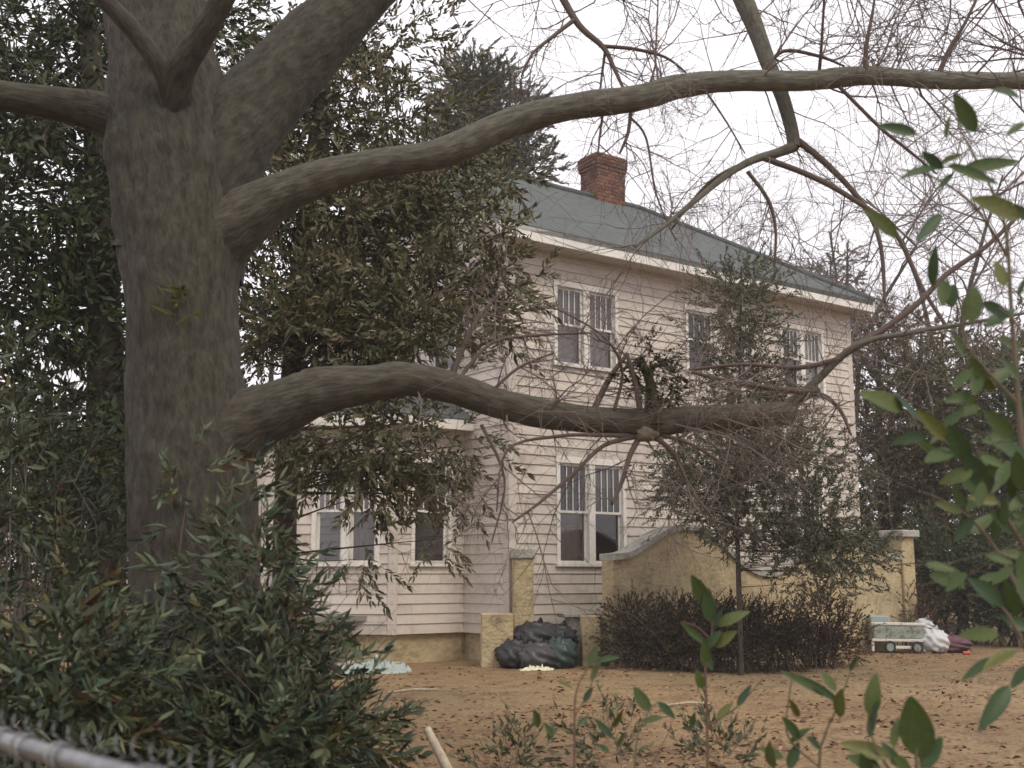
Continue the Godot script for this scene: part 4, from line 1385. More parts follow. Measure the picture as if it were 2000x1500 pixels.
	for k in 3:
		dry.append(sprig_mesh(0.3, 16, 0.045, 0.022, [Color(0.125, 0.075, 0.054), Color(0.16, 0.095, 0.068), Color(0.09, 0.062, 0.044), Color(0.09, 0.084, 0.05)], 2, 0.8, 0.003))
	var labs := ["leafless brown bush at the left end of the wall hedge", "dry brown bush second from the left under the wall hump", "dense dry brown bush right of the hump middle", "dry brown bush at the foot of the small evergreen tree", "reddish brown dry bush at the right end of the hedge"]
	var k := 0
	for q in [[1262, 16.2], [1340, 16.0], [1425, 16.1], [1515, 16.5], [1605, 17.0]]:
		var g := ground_at(q[0], q[1])
		var o := thing("dry_bush", labs[k], "bush", g, "dry hedge along the stucco wall")
		var mb := MB.new()
		for i in 46:
			var p := g + Vector3(rng.randfn() * 0.28, 0.0, rng.randfn() * 0.14)
			sprout(mb, p, Vector3(rng.randfn() * 0.25, 1.0, rng.randfn() * 0.2), rng.randf_range(0.45, 0.8), 0.007, 1, 0.0, 5, 0.3)
		wpart("stems", mb, M.twig, o)
		var hh := 1232.0
		var c := scatter([[q[0] + rng.randf_range(-12, 12), hh - 8 + rng.randf_range(-10, 10), q[1], 70, 44, 0.34, 380], [q[0], hh + 38, q[1], 72, 30, 0.34, 260]], 8, 0.1)
		foliage(o, "foliage", M.dry_leaf, dry, c, 0.6, 1.0, 0.4, 0.55, 1.0, Color(0.95, 0.8, 0.72) if k >= 4 else Color(0.78, 0.92, 0.8))
		k += 1
	var g2 := ground_at(1785, 20.6)
	var db := thing("dry_bush", "small purplish brown bush at the foot of the right pillar", "bush", g2)
	var mb2 := MB.new()
	for i in 30:
		sprout(mb2, g2 + Vector3(rng.randfn() * 0.15, 0, rng.randfn() * 0.12), Vector3(rng.randfn() * 0.25, 1.0, rng.randfn() * 0.2), rng.randf_range(0.5, 1.0), 0.007, 1, 0.0, 5, 0.3)
	wpart("stems", mb2, M.twig, db)
	foliage(db, "foliage", M.dry_leaf, dry, scatter([[1785, 1190, 20.6, 34, 42, 0.25, 120]], 8, 0.1), 0.6, 1.0, 0.4, 0.6, 1.0, Color(1.1, 0.9, 0.9))

# ---------------------------------------------------------------- trees behind the house and at the right
func bare_tree(px: float, fwd: float, top: float, spread: float, label: String, levels := 4) -> void:
	var g := ground_at(px, fwd)
	var o := thing("bare_tree", label, "tree", g, "bare winter trees behind the house")
	var h := at(px, top, fwd).y
	var mb := MB.new()
	var pts := PackedVector3Array()
	var rad := PackedFloat32Array()
	for i in 9:
		pts.push_back(g + Vector3(rng.randfn() * 0.08 * i, h * 0.85 * i / 8.0, rng.randfn() * 0.1))
		rad.push_back(0.17 * (1.0 - 0.85 * i / 8.0))
	mb.tube(pts, rad, 8)
	wpart("trunk", mb, M.dark_bark, o)
	var tw := MB.new()
	for i in 16:
		var t := rng.randf_range(0.3, 1.0) * 8.0
		var j := mini(int(t), 7)
		var a := rng.randf() * TAU
		sprout(tw, pts[j].lerp(pts[j + 1], t - j), Vector3(cos(a), rng.randf_range(0.35, 1.1), sin(a)), spread * rng.randf_range(0.6, 1.0), 0.03, levels - 1, 0.15, 4, 0.3)
	wpart("crown", tw, M.grey_twig, o)

func build_background() -> void:
	var nee := []
	for k in 2:
		nee.append(sprig_mesh(0.5, 36, 0.15, 0.036, [Color(0.13, 0.15, 0.09), Color(0.16, 0.175, 0.11), Color(0.105, 0.12, 0.075)], 2, 0.7, 0.006))
	var brd := []
	for k in 2:
		brd.append(sprig_mesh(0.5, 16, 0.13, 0.055, [Color(0.13, 0.125, 0.07), Color(0.165, 0.145, 0.09), Color(0.11, 0.11, 0.065), Color(0.18, 0.15, 0.10)], 2, 1.0, 0.006))
	# rounded pine over the roof
	var p1 := thing("pine_tree", "dense rounded pine standing behind the roof left of the chimney", "tree", ground_at(945, 30.0))
	var s1 := vertical_trunk(p1, [[945, 1250, 30, 30], [945, 800, 30, 26], [945, 400, 30, 18], [945, 150, 30, 8]], M.dark_bark)
	var c1 := scatter([[940, 165, 30, 70, 50, 1.0, 260], [900, 215, 30, 70, 60, 1.1, 260], [990, 220, 30, 70, 60, 1.1, 280], [945, 270, 30, 110, 60, 1.5, 420], [1000, 320, 30, 80, 50, 1.2, 240], [880, 300, 30, 60, 60, 1.0, 160], [930, 380, 30, 120, 60, 1.3, 200]], 10, 0.26, 1.5)
	boughs(p1, s1, c1, 6, 0.03, M.dark_bark)
	foliage(p1, "foliage", M.far_leaf, nee, c1, 0.6, 0.9, 0.35, 0.75, 1.0, Color(1.0, 1.0, 0.95))
	# bare trees against the sky
	bare_tree(1300, 31, 330, 3.2, "grey bare tree right of the chimney", 4)
	bare_tree(1420, 36, 360, 3.4, "grey bare tree behind the middle of the roof", 4)
	bare_tree(1570, 33, 420, 3.0, "grey bare tree behind the right end of the roof", 4)
	bare_tree(1760, 34, 250, 4.0, "tall grey bare tree between the roof end and the right edge", 4)
	bare_tree(1930, 30, 200, 4.2, "tall grey bare tree at the right edge of the picture", 4)
	bare_tree(1660, 38, 330, 3.6, "grey bare tree just right of the far conifers", 4)
	bare_tree(1850, 37, 230, 4.2, "tall grey bare tree second from the right edge", 4)
	# conifers far behind the roof end
	var labs := ["far small conifer just above the right roof end", "far conifer with pointed top right of the roof end", "far conifer tallest of the pointed tops by the roof end"]
	var i := 0
	for q in [[1585, 520.0, 42.0], [1622, 500.0, 44.0], [1655, 480.0, 43.0]]:
		var o := thing("conifer", labs[i], "tree", ground_at(q[0], q[2]), "far conifers")
		var s := vertical_trunk(o, [[q[0], 1200, q[2], 16], [q[0], 800, q[2], 12], [q[0], q[1], q[2], 3]], M.dark_bark)
		var bl := []
		for k in 9:
			bl.append([q[0], q[1] + 12 + k * 26, q[2], 5 + k * 4.0, 16, 0.15 + 0.1 * k, 14 + k * 8])
		var c := scatter(bl, 6, 0.2)
		boughs(o, s, c, 5, 0.02, M.dark_bark)
		foliage(o, "foliage", M.far_leaf, nee, c, 0.7, 1.0, 0.1, 0.8, 1.0)
		i += 1
	# the wood at the right
	var rl := ["brownish green tree beside the right corner of the house", "olive leaved tree second from the house corner", "grey green tree in the middle of the right hand wood", "dull green tree near the right edge of the wood", "dark leaved tree at the right edge behind the shrubs", "tall brown green tree rising behind the right hand wood"]
	i = 0
	for q in [[1720, 27.0, [[1715, 760, 27, 60, 110, 1.5, 190], [1720, 930, 27, 70, 110, 1.5, 220], [1715, 1060, 27, 70, 80, 1.5, 170], [1710, 650, 27, 45, 60, 1.0, 60]]], [1800, 26.0, [[1800, 800, 26, 75, 110, 1.5, 230], [1800, 960, 26, 80, 110, 1.5, 240], [1800, 1090, 26, 80, 70, 1.5, 170]]], [1880, 28.0, [[1870, 760, 28, 75, 95, 1.5, 200], [1880, 920, 28, 85, 110, 1.5, 240], [1880, 1070, 28, 85, 80, 1.5, 190]]], [1960, 25.0, [[1960, 770, 25, 80, 110, 1.5, 220], [1965, 950, 25, 85, 120, 1.5, 260], [1970, 1090, 25, 85, 70, 1.5, 150]]], [2060, 24.0, [[2050, 800, 24, 90, 150, 1.5, 240], [2050, 1020, 24, 90, 130, 1.5, 240]]], [1840, 34.0, [[1760, 670, 34, 60, 60, 1.5, 70], [1850, 660, 34, 80, 50, 1.5, 60], [1850, 740, 34, 120, 70, 1.5, 160], [1950, 680, 34, 80, 60, 1.5, 70]]]]:
		var o := thing("wood_tree", rl[i], "tree", ground_at(q[0], q[1]), "trees of the right hand wood")
		var s := vertical_trunk(o, [[q[0], 1260, q[1], 22], [q[0] + 4, 1000, q[1], 18], [q[0] - 4, 800, q[1], 12], [q[0], 650, q[1], 5]], M.dark_bark)
		var c := scatter(q[2], 9, 0.3)
		boughs(o, s, c, 3, 0.025, M.dark_bark)
		foliage(o, "foliage", M.far_leaf, brd, c, 0.7, 1.2, 0.15, 0.65, 1.0, [Color(1, 0.92, 0.8), Color(0.95, 0.95, 0.8), Color(0.9, 0.95, 0.85), Color(0.8, 0.95, 0.8), Color(0.7, 0.85, 0.7), Color(1.0, 0.9, 0.8)][i])
		i += 1
	# the wood goes on far behind, a mass nobody could count
	var fw := thing("far_wood", "hazy olive mass of far woods closing the view low down", "wood", ground_at(1900, 46.0))
	fw.set_meta("kind", "stuff")
	var big := []
	for k in 2:
		big.append(sprig_mesh(1.1, 22, 0.3, 0.13, [Color(0.14, 0.13, 0.085), Color(0.165, 0.145, 0.10), Color(0.12, 0.12, 0.08)], 2, 1.0, 0.012))
	var fb := []
	for k in 26:
		fb.append([-160 + k * 92.0, 1000 + rng.randf_range(-40, 30), 46 + rng.randf_range(-4, 6), 80, 130 + rng.randf_range(0, 60), 1.6, 62])
	foliage(fw, "foliage", M.far_leaf, big, scatter(fb, 9, 0.7), 0.8, 1.3, 0.2, 0.65, 1.0)
	# dark shrubs behind the cart
	var sl := ["dark blue green shrub right of the square pillar", "dark green shrub second from the square pillar", "dark green shrub at the right edge beyond the cart"]
	i = 0
	for q in [[1835, 22.5], [1910, 22.0], [1990, 21.5]]:
		var o := thing("dark_shrub", sl[i], "shrub", ground_at(q[0], q[1]), "dark shrubs behind the cart")
		var g := o.position
		var mb := MB.new()
		for k in 16:
			sprout(mb, g + Vector3(rng.randfn() * 0.15, 0, rng.randfn() * 0.15), Vector3(rng.randfn() * 0.3, 1, rng.randfn() * 0.3), rng.randf_range(0.9, 1.7), 0.014, 2, 0.0, 4)
		wpart("stems", mb, M.dark_bark, o)
		foliage(o, "foliage", M.far_leaf, brd, scatter([[q[0], 1100, q[1], 62, 70, 0.7, 260], [q[0], 1180, q[1], 62, 45, 0.7, 160]], 8, 0.2), 0.45, 0.75, 0.3, 0.6, 0.9, Color(0.6, 0.85, 0.7))
		i += 1
	# wood closing the view far behind the left of the house and the yard
	var far := ["dark far tree behind the black trunk at the left edge", "dark far tree behind the big trunk", "dark far tree seen low between the left shrubs and the bay"]
	i = 0
	for q in [[40, 19.0, [[20, 900, 19, 150, 140, 1.2, 200], [60, 1100, 19, 150, 120, 1.2, 200]]], [330, 20.0, [[330, 900, 20, 150, 180, 1.2, 220], [330, 1120, 20, 150, 120, 1.2, 180]]], [530, 22.0, [[510, 800, 22, 90, 200, 1.2, 160], [500, 1080, 22, 60, 130, 1.2, 90]]]]:
		var o := thing("wood_tree", far[i], "tree", ground_at(q[0], q[1]), "trees of the left hand wood")
		var s := vertical_trunk(o, [[q[0], 1290, q[1], 26], [q[0] + 4, 1000, q[1], 20], [q[0], 800, q[1], 12], [q[0], 700, q[1], 6]], M.dark_bark)
		var c := scatter(q[2], 9, 0.3)
		boughs(o, s, c, 4, 0.025, M.dark_bark)
		foliage(o, "foliage", M.far_leaf, brd, c, 0.7, 1.2, 0.15, 0.5, 0.9, Color(0.85, 0.95, 0.75))
		i += 1

# ---------------------------------------------------------------- dense shrubs at the left
func build_left_shrubs() -> void:
	var spr := []
	var cols := [Color(0.062, 0.088, 0.05), Color(0.08, 0.102, 0.054), Color(0.105, 0.118, 0.064), Color(0.066, 0.096, 0.066)]
	var olds := [Color(0.11, 0.09, 0.03), Color(0.12, 0.12, 0.035), Color(0.085, 0.05, 0.03)]
	for k in 4:
		spr.append(sprig_mesh(0.22, 14, 0.078, 0.021, cols, 4, 1.0, 0.0022))
	spr.append(sprig_mesh(0.22, 11, 0.075, 0.02, cols + olds, 4, 1.0, 0.0022))
	var lms := []
	for k in 4:
		lms.append(leaf_mesh(0.1, 0.026, rng.randf_range(0.15, 0.4), rng.randf_range(0.05, 0.4), cols[k] * 1.1))
	var labs := ["dense narrow leaved shrub filling the lower left corner", "dense narrow leaved shrub in front of the big trunk", "dense narrow leaved shrub spreading right of the big trunk", "lower narrow leaved shrub reaching out over the brown ground", "tall loose shrub left of the trunk with pale bare twigs"]
	var spec := [
		[100, 4.4, [[40, 1230, 4.4, 130, 70, 0.45, 80], [90, 1340, 4.3, 150, 80, 0.45, 140], [60, 1460, 4.2, 170, 70, 0.4, 160], [150, 1330, 4.5, 60, 70, 0.4, 60]]],
		[330, 4.9, [[340, 1420, 5.0, 110, 40, 0.3, 60], [300, 1470, 4.8, 150, 50, 0.35, 130], [420, 1320, 5.1, 50, 50, 0.2, 12], [320, 1140, 5.25, 45, 90, 0.1, 16], [460, 1060, 5.3, 30, 110, 0.1, 22], [340, 940, 5.35, 35, 80, 0.08, 11]]],
		[520, 5.0, [[500, 1130, 5.1, 16, 80, 0.15, 40], [500, 1260, 5.0, 30, 60, 0.25, 50], [470, 1400, 4.9, 75, 55, 0.35, 120], [530, 1190, 5.0, 30, 18, 0.12, 12], [480, 1010, 5.1, 12, 50, 0.12, 9]]],
		[620, 4.7, [[550, 1390, 4.8, 60, 50, 0.3, 100], [520, 1470, 4.6, 110, 50, 0.35, 190], [635, 1440, 4.8, 50, 40, 0.25, 80], [545, 1330, 4.9, 40, 22, 0.2, 26]]],
		[90, 6.4, [[70, 900, 6.6, 110, 100, 0.4, 80], [80, 1040, 6.4, 120, 100, 0.4, 120], [170, 1130, 6.2, 60, 80, 0.3, 55], [40, 790, 6.7, 70, 50, 0.3, 28]]],
	]
	for i in spec.size():
		var q: Array = spec[i]
		var g := ground_at(q[0], q[1])
		var o := thing("leafy_shrub", labs[i], "shrub", g, "dense shrubs at the left")
		var c := scatter(q[2], 8, 0.09)
		var mb := MB.new()
		for k in range(0, c.size(), 2):
			var e: Vector3 = c[k][0]
			var p := g + Vector3(rng.randfn() * 0.2, 0, rng.randfn() * 0.12)
			var mid := p.lerp(e, 0.55) + Vector3(rng.randfn() * 0.07, 0.12, rng.randfn() * 0.05)
			var pts := PackedVector3Array()
			var rad := PackedFloat32Array()
			for j in 7:
				var t := j / 6.0
				pts.push_back(p.lerp(mid, t).lerp(mid.lerp(e, t), t))
				rad.push_back(0.009 * (1.0 - 0.75 * t))
			mb.tube(pts, rad, 5)
		for k in 8:
			sprout(mb, c[rng.randi() % c.size()][0], Vector3(rng.randfn() * 0.6, 0.6, rng.randfn() * 0.3), 0.5, 0.004, 1, 0.1, 3)
		wpart("stems", mb, M.grey_twig if i == 4 else M.twig, o)
		foliage(o, "foliage", M.leaf, spr, c, 0.65, 1.1, 0.05, 0.55, 1.0)
		# the nearest leaves one by one
		for k in 60:
			var cl: Array = c[rng.randi() % c.size()]
			var p: Vector3 = cl[0] + Vector3(rng.randfn() * 0.09, rng.randfn() * 0.09, 0.12 + rng.randf() * 0.2)
			var dir := Vector3(rng.randfn() * 0.8, rng.randf_range(-0.7, 0.7), 0.6)
			part("leaf", lms[k % 4], M.leaf, o, Transform3D(aim(dir, rng.randf() * TAU).scaled_local(Vector3.ONE * rng.randf_range(0.7, 1.15)), p - g))

# ---------------------------------------------------------------- near leaves at the right and the saplings
# leaves: [px of the foot, py, px of the tip, py of the tip, fwd, width share]
func leafy(o: Node3D, leaves: Array, lms: Array, wide: float) -> void:
	var k := 0
	for q in leaves:
		var a := at(q[0], q[1], q[4])
		var b := at(q[2], q[3], q[4] + rng.randf_range(-0.06, 0.03))
		var y := b - a
		var l := y.length()
		y = y / l
		var toward := (Vector3(0, EYE, 0) - a).normalized()
		var z := (toward + Vector3(rng.randfn() * 0.35, 0.5, rng.randfn() * 0.3))
		z = (z - y * z.dot(y)).normalized()
		var bs := Basis(y.cross(z) * l * wide * float(q[5]), y * l, z * l)
		part("leaf", lms[k % lms.size()], M.gloss_leaf, o, Transform3D(bs, a - o.position))
		k += 1

func stem(o: Node3D, rows: Array, m: Material, thin := 0.7) -> void:
	var s := spline(rows, 6)
	for i in s[1].size():
		s[1][i] *= thin
	var mb := MB.new()
	mb.tube(s[0], s[1], 8)
	wpart("stem", mb, m, o)

func build_foreground() -> void:
	var lms := []
	for q in [Color(0.062, 0.095, 0.03), Color(0.05, 0.085, 0.034), Color(0.09, 0.115, 0.036), Color(0.045, 0.08, 0.042), Color(0.11, 0.12, 0.035), Color(0.055, 0.09, 0.03), Color(0.04, 0.075, 0.03)]:
		lms.append(leaf_mesh(1.0, rng.randf_range(0.3, 0.38), rng.randf_range(0.12, 0.55), rng.randf_range(-0.12, 0.3), q, 10))
	M.stem = mat(lin(0.12, 0.095, 0.06), 0.8)
	M.red_stem = mat(lin(0.12, 0.065, 0.045), 0.8)
	# laurel reaching in from the right
	var b := ground_at(2120, 2.7)
	var lau := thing("laurel_shrub", "large leaved laurel branches reaching in at the right edge", "shrub", b)
	stem(lau, [[2120, 2150, 2.7, 34], [2080, 1500, 2.7, 28], [2020, 1100, 2.7, 22], [1990, 800, 2.7, 16], [1975, 600, 2.7, 12], [1960, 430, 2.7, 9], [1900, 300, 2.7, 7], [1870, 245, 2.7, 5]], M.stem)
	stem(lau, [[1990, 790, 2.7, 13], [1900, 690, 2.72, 9], [1870, 600, 2.74, 7], [1840, 520, 2.76, 5]], M.stem)
	stem(lau, [[1968, 500, 2.7, 10], [1900, 400, 2.65, 8], [1820, 345, 2.62, 7], [1750, 330, 2.6, 4]], M.stem)
	stem(lau, [[2020, 1100, 2.7, 14], [1930, 960, 2.65, 10], [1830, 850, 2.6, 7], [1720, 770, 2.6, 4]], M.stem)
	stem(lau, [[2040, 1250, 2.7, 14], [1950, 1080, 2.8, 10], [1880, 1000, 2.8, 7], [1800, 960, 2.8, 4]], M.stem)
	stem(lau, [[2060, 1400, 2.7, 13], [1990, 1240, 2.6, 9], [1950, 1180, 2.6, 7], [1890, 1160, 2.6, 4]], M.stem)
	stem(lau, [[2040, 760, 2.7, 8], [1990, 640, 2.6, 6], [1950, 600, 2.6, 4]], M.stem)
	leafy(lau, [
		[1905, 258, 1862, 182, 2.66, 1.1], [1790, 262, 1712, 246, 2.62, 0.9], [1848, 270, 1852, 222, 2.62, 0.7], [1842, 330, 1800, 296, 2.62, 1.3], [1838, 318, 1882, 302, 2.62, 1.0], [1850, 322, 1950, 362, 2.62, 0.7], [1830, 330, 1764, 336, 2.62, 0.6], [1880, 330, 1990, 318, 2.64, 0.8], [1860, 340, 1830, 372, 2.62, 0.8],
		[1752, 462, 1696, 408, 2.6, 1.0], [1838, 418, 1784, 480, 2.62, 0.7], [1990, 425, 1896, 388, 2.64, 1.2], [2030, 430, 1960, 400, 2.64, 1.0], [1822, 560, 1824, 480, 2.72, 0.8], [1845, 548, 1840, 600, 2.72, 1.2], [1858, 600, 1862, 556, 2.72, 1.6], [1900, 630, 1898, 556, 2.7, 1.6], [1920, 590, 1976, 620, 2.68, 1.2], [1960, 560, 1945, 510, 2.66, 1.5], [1990, 580, 2006, 540, 2.66, 1.2], [1925, 640, 1985, 595, 2.66, 1.0],
		[2000, 240, 1965, 268, 2.7, 1.0], [1990, 190, 1935, 178, 2.7, 0.8],
		[1765, 800, 1690, 762, 2.6, 1.1], [1800, 830, 1745, 775, 2.6, 1.1], [1850, 860, 1790, 800, 2.6, 1.1], [1760, 790, 1700, 800, 2.6, 1.0], [1810, 850, 1742, 862, 2.6, 1.1], [1860, 880, 1805, 905, 2.62, 1.2], [1890, 900, 1850, 830, 2.62, 1.3], [1900, 920, 1835, 940, 2.62, 1.3], [1935, 960, 1880, 880, 2.64, 1.3], [1950, 980, 1890, 970, 2.64, 1.4], [1980, 860, 1918, 800, 2.66, 1.2], [2010, 900, 1950, 860, 2.66, 1.4], [2000, 960, 1985, 880, 2.66, 1.2], [1980, 1040, 1930, 1000, 2.7, 1.2], [1880, 1000, 1830, 980, 2.76, 1.2], [1900, 1010, 1862, 1060, 2.76, 1.2], [1940, 760, 1900, 720, 2.7, 1.1], [1990, 740, 1950, 700, 2.7, 1.1], [2010, 820, 1962, 760, 2.7, 1.3],
		[1990, 1200, 1965, 1130, 2.6, 1.3], [2010, 1230, 1950, 1200, 2.6, 1.2], [1950, 1240, 1872, 1235, 2.6, 1.3], [1960, 1180, 1880, 1130, 2.6, 1.0], [1985, 1270, 1920, 1310, 2.6, 1.0], [1940, 1285, 1880, 1330, 2.6, 0.9], [1970, 1340, 1920, 1420, 2.6, 0.9], [2010, 1180, 1990, 1110, 2.6, 1.2], [2010, 1300, 1975, 1345, 2.6, 1.1]], lms, 1.0)
	for k in 46:
		var px := rng.randf_range(1770 if k % 2 == 0 else 1870, 2050)
		var py := rng.randf_range(760 if k % 2 == 0 else 680, 1130)
		var an := rng.randf() * TAU
		leafy(lau, [[px, py, px + cos(an) * 58, py - sin(an) * 52, rng.randf_range(2.5, 3.1), 1.1]], lms, 1.0)
	var tw := MB.new()
	for k in 26:
		sprout(tw, at(rng.randf_range(1940, 2060), rng.randf_range(250, 1100), 2.7 + rng.randf() * 0.3), Vector3(-1, rng.randfn() * 0.5, 0), rng.randf_range(0.12, 0.3), 0.0022, 1, 0.0, 3)
	wpart("twigs", tw, M.stem, lau).set_meta("kind", "stuff")
	# saplings
	var sap := func(label: String, stems: Array, leaves: Array, m: Material, wide := 1.0):
		var g := ground_at(stems[0][0][0], stems[0][0][2])
		var o := thing("sapling", label, "sapling", g, "leafy saplings in front")
		for s in stems:
			stem(o, s, m)
		leafy(o, leaves, lms, wide)
	sap.call("upright sapling with yellow green leaves before the dry hedge", [[[1378, 1980, 3.4, 12], [1382, 1480, 3.4, 8], [1378, 1300, 3.4, 7], [1392, 1215, 3.4, 5], [1368, 1130, 3.4, 3]], [[1388, 1250, 3.4, 5], [1362, 1225, 3.4, 4], [1330, 1214, 3.4, 3]], [[1380, 1420, 3.4, 5], [1440, 1380, 3.4, 4], [1490, 1325, 3.4, 3]]],
		[[1385, 1185, 1350, 1122, 3.4, 1.0], [1388, 1215, 1378, 1150, 3.4, 1.1], [1400, 1222, 1462, 1190, 3.4, 0.9], [1392, 1230, 1418, 1188, 3.4, 1.2], [1395, 1262, 1440, 1232, 3.4, 1.2], [1380, 1258, 1330, 1214, 3.4, 0.7], [1380, 1265, 1405, 1232, 3.4, 1.2], [1378, 1300, 1370, 1250, 3.4, 1.3], [1376, 1275, 1392, 1310, 3.4, 1.2], [1372, 1345, 1362, 1310, 3.4, 1.2], [1440, 1380, 1470, 1340, 3.4, 1.0], [1400, 1405, 1432, 1372, 3.4, 1.0], [1350, 1420, 1358, 1390, 3.4, 1.0]], M.red_stem, 1.1)
	sap.call("thin sapling with small leaves below the narrow pier", [[[1118, 1950, 3.5, 10], [1122, 1480, 3.5, 7], [1126, 1350, 3.5, 5], [1160, 1290, 3.5, 3]], [[1122, 1400, 3.5, 4], [1150, 1350, 3.5, 3], [1165, 1300, 3.5, 2]]],
		[[1150, 1300, 1168, 1262, 3.5, 1.2], [1165, 1292, 1212, 1285, 3.5, 0.8], [1155, 1330, 1170, 1290, 3.5, 0.9], [1140, 1372, 1160, 1342, 3.5, 1.2], [1118, 1345, 1085, 1330, 3.5, 0.7], [1080, 1440, 1062, 1410, 3.5, 1.1], [1072, 1445, 1080, 1410, 3.5, 1.2], [1052, 1420, 1040, 1385, 3.5, 1.0], [1126, 1420, 1150, 1400, 3.5, 0.9]], M.red_stem)
	sap.call("short sapling with two bright drooping leaves in the middle", [[[1245, 1990, 3.5, 9], [1240, 1500, 3.5, 6], [1262, 1400, 3.5, 4], [1288, 1370, 3.5, 3]], [[1215, 1480, 3.5, 4], [1190, 1420, 3.5, 3], [1185, 1380, 3.5, 2]]],
		[[1268, 1388, 1238, 1342, 3.5, 1.3], [1285, 1372, 1318, 1404, 3.5, 1.1], [1258, 1410, 1290, 1398, 3.5, 0.9], [1195, 1440, 1160, 1405, 3.5, 1.0], [1195, 1420, 1216, 1385, 3.5, 0.8], [1205, 1460, 1220, 1430, 3.5, 0.9], [1190, 1470, 1165, 1450, 3.5, 1.0]], M.stem)
	sap.call("broad leaved sapling with long arching leaves lower right of centre", [[[1600, 1990, 3.1, 13], [1600, 1520, 3.1, 9], [1610, 1440, 3.1, 7], [1640, 1370, 3.1, 5], [1668, 1290, 3.1, 3]], [[1602, 1500, 3.1, 6], [1540, 1440, 3.1, 5], [1540, 1370, 3.1, 4], [1550, 1310, 3.1, 3]]],
		[[1612, 1360, 1520, 1312, 3.1, 0.5], [1640, 1375, 1560, 1320, 3.1, 0.5], [1632, 1350, 1605, 1308, 3.1, 1.1], [1660, 1310, 1675, 1280, 3.1, 0.9], [1640, 1400, 1645, 1345, 3.1, 1.5], [1560, 1440, 1525, 1400, 3.1, 1.0], [1545, 1450, 1580, 1418, 3.1, 1.1], [1530, 1480, 1482, 1462, 3.1, 1.2], [1540, 1500, 1560, 1450, 3.1, 1.2], [1510, 1500, 1498, 1455, 3.1, 1.1], [1600, 1460, 1570, 1440, 3.1, 1.0], [1560, 1400, 1542, 1365, 3.1, 0.9]], M.stem)
	sap.call("near sapling with one large upright leaf lower right", [[[1780, 2050, 2.6, 18], [1790, 1560, 2.6, 12], [1790, 1480, 2.6, 8], [1788, 1430, 2.6, 5]], [[1770, 1540, 2.6, 8], [1715, 1470, 2.6, 6], [1695, 1400, 2.6, 5]]],
		[[1800, 1480, 1778, 1358, 2.6, 1.5], [1800, 1500, 1840, 1440, 2.6, 1.3], [1700, 1400, 1710, 1318, 2.6, 1.1], [1698, 1440, 1720, 1370, 2.6, 1.2], [1740, 1480, 1640, 1452, 2.6, 1.1], [1720, 1500, 1650, 1478, 2.6, 1.2], [1760, 1500, 1725, 1450, 2.6, 1.1], [1780, 1515, 1740, 1480, 2.6, 1.3], [1700, 1520, 1680, 1470, 2.6, 1.2], [1745, 1460, 1752, 1400, 2.6, 0.9]], M.stem)
	# low weeds in front of the bare ground
	var wd := []
	for k in 3:
		wd.append(sprig_mesh(0.16, 9, 0.05, 0.018, [Color(0.09, 0.11, 0.06), Color(0.12, 0.13, 0.075), Color(0.13, 0.10, 0.06)], 3, 0.9, 0.0015))
	var wl := ["small grey green weed below the middle of the yard", "small weed near the bottom edge left of the saplings", "small weed near the bottom right among the leaves"]
	var i := 0
	for q in [[1195, 5.4, 1460], [985, 5.6, 1480], [1420, 5.0, 1475]]:
		var o := thing("weed", wl[i], "weed", ground_at(q[0], q[1]), "weeds at the bottom of the picture")
		var mb := MB.new()
		for k in 9:
			sprout(mb, o.position + Vector3(rng.randfn() * 0.05, 0, rng.randfn() * 0.05), Vector3(rng.randfn() * 0.2, 1, rng.randfn() * 0.2), at(q[0], q[2], q[1]).y * rng.randf_range(0.8, 1.1), 0.004, 1, 0.0, 3)
		wpart("stems", mb, M.stem, o)
		foliage(o, "foliage", M.leaf, wd, scatter([[q[0], q[2], q[1], 55, 45, 0.12, 34]], 4, 0.05), 0.6, 1.1, 0.6, 0.7, 1.0)
		i += 1

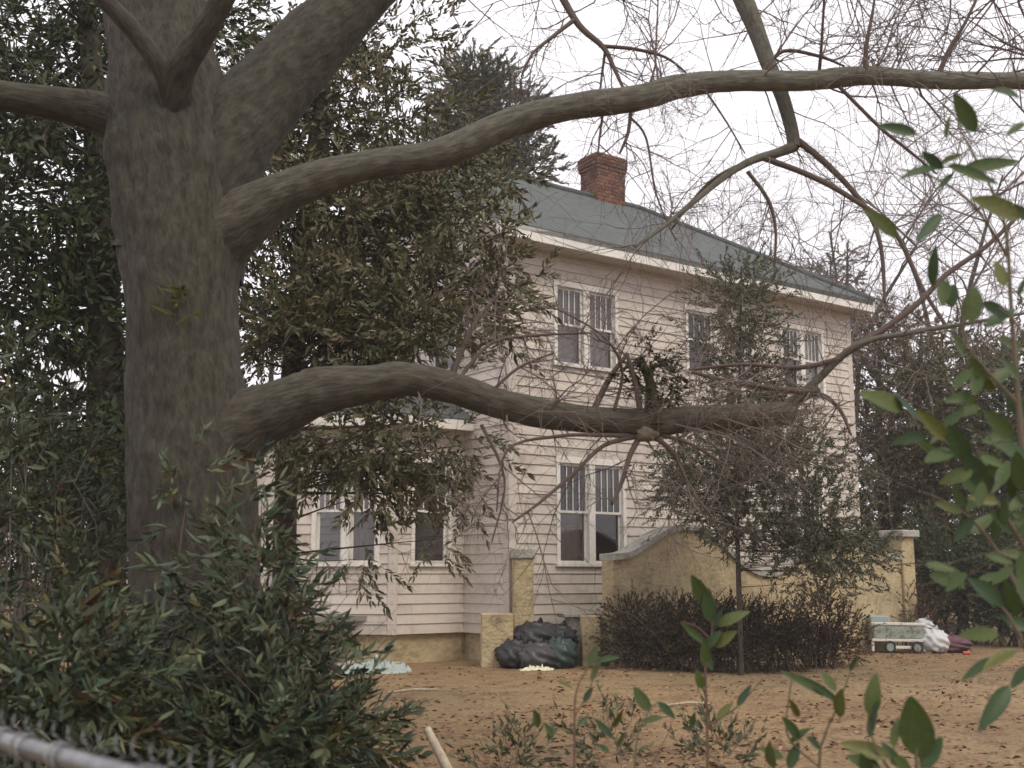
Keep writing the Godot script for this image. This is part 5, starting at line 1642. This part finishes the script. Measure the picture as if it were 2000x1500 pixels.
# ---------------------------------------------------------------- chain link fence
func build_fence() -> void:
	var a := Vector3(-0.906, 1.07, -2.02)
	var dir := Vector3(0.306, 0, 0.31).normalized()
	var f0 := a - dir * 2.6
	var f1 := a + dir * 1.5
	var o := thing("chain_link_fence", "galvanised chain link fence with top rail in the lower left corner", "fence", Vector3(f0.x, 0, f0.z))
	var mb := MB.new()
	mb.tube(PackedVector3Array([f0, a, f1]), PackedFloat32Array([0.0155, 0.0155, 0.0155]), 16)
	wpart("top_rail", mb, M.steel, o)
	for p in [f0, f0 + dir * 1.35]:
		var pm := MB.new()
		pm.tube(PackedVector3Array([Vector3(p.x, -0.1, p.z) - dir.cross(Vector3.UP) * 0.0, Vector3(p.x, 1.05, p.z)]), PackedFloat32Array([0.022, 0.022]), 14)
		wpart("post", pm, M.steel, o)
	var out := dir.cross(Vector3.UP).normalized()
	if out.z > 0:
		out = -out
	# woven wires: each zigzags down
	var wm := MB.new()
	var len := f0.distance_to(f1)
	var cell := 0.055
	var n := int(len / cell)
	for k in n:
		var x := k * cell
		var pts := PackedVector3Array()
		var rad := PackedFloat32Array()
		# knuckle above the rail
		for e in [Vector3(0.010, 1.112, 0), Vector3(-0.004, 1.108, 0.004), Vector3(0.006, 1.1, -0.003), Vector3(0.0, 1.092, 0.0)]:
			pts.push_back(f0 * Vector3(1, 0, 1) + dir * (x + e.x) + Vector3.UP * e.y + out * (0.026 + e.z))
			rad.push_back(0.0019)
		var y := 1.085
		var s := 0
		while y > 0.03:
			pts.push_back(f0 * Vector3(1, 0, 1) + dir * (x + (cell / 2 if s % 2 == 0 else -cell / 2)) + Vector3.UP * y + out * (0.026 + (0.003 if s % 2 == 0 else -0.003)))
			rad.push_back(0.0019)
			y -= cell / 2
			s += 1
		wm.tube(pts, rad, 4)
	wpart("wire_mesh", wm, M.steel, o)
	# tie wires wound round the rail, some coiled
	for q in [[0.03, 5], [0.19, 2], [0.33, 2], [0.62, 3], [-0.4, 3]]:
		var tm := MB.new()
		var pts := PackedVector3Array()
		var rad := PackedFloat32Array()
		for k in int(q[1]) * 10:
			var an := TAU * k / 10.0
			pts.push_back(a + dir * (q[0] - 0.05 + k * 0.0022) + (out * cos(an) + Vector3.UP * sin(an)) * 0.0205)
			rad.push_back(0.0024)
		tm.tube(pts, rad, 5)
		wpart("tie_wire", tm, M.steel, o)

# ---------------------------------------------------------------- fallen leaves
func build_litter() -> void:
	var mm := MultiMesh.new()
	mm.transform_format = MultiMesh.TRANSFORM_3D
	mm.use_colors = true
	var mb := MB.new()
	add_leaf(mb, Transform3D(Basis(), Vector3(0, -0.04, 0)), 0.085, 0.042, 0.35, 0.25, Color(0.95, 0.95, 0.95), 3)
	mm.mesh = mb.mesh()
	var n := 8000
	mm.instance_count = n
	var cols := [Color(0.22, 0.12, 0.07), Color(0.27, 0.165, 0.095), Color(0.16, 0.095, 0.06), Color(0.30, 0.205, 0.125), Color(0.23, 0.105, 0.065)]
	var nz := FastNoiseLite.new()
	nz.frequency = 0.3
	for i in n:
		var f := 0.0
		var x := 0.0
		for tries in 6:
			f = 4.0 + 18.0 * pow(rng.randf(), 0.9)
			x = rng.randf_range(-0.42, 0.62) * f
			if rng.randf() < 0.12 + clampf(nz.get_noise_2d(x * 2.5, f * 2.5) * 2.2, 0.0, 0.9) * (1.0 if f < 13.0 else 0.6):
				break
		var lp := HB.inverse() * (Vector3(x, 0, -f) - HO)
		if lp.z < 0.0 and lp.x > -2.9 and lp.z > -6.7:
			f = 8.0 + rng.randf() * 4.0
		var p := Vector3(x, 0, -f)
		p.y = ground_y(p.x, p.z) + 0.008
		var nrm := Vector3(rng.randfn() * 0.3, 1, rng.randfn() * 0.3).normalized()
		var y := Vector3(rng.randfn(), 0, rng.randfn())
		y = (y - nrm * y.dot(nrm)).normalized()
		var b := Basis(y.cross(nrm), y, nrm).scaled_local(Vector3.ONE * rng.randf_range(0.45, 1.05))
		mm.set_instance_transform(i, Transform3D(b, p))
		mm.set_instance_color(i, cols[rng.randi() % 5] * rng.randf_range(0.75, 1.1))
	var o := MultiMeshInstance3D.new()
	o.name = "leaf_litter"
	o.multimesh = mm
	o.material_override = M.dry_leaf
	add_child(o)
	o.set_meta("kind", "stuff")
	tag(o, "fallen brown leaves scattered over the bare yard", "leaf litter")
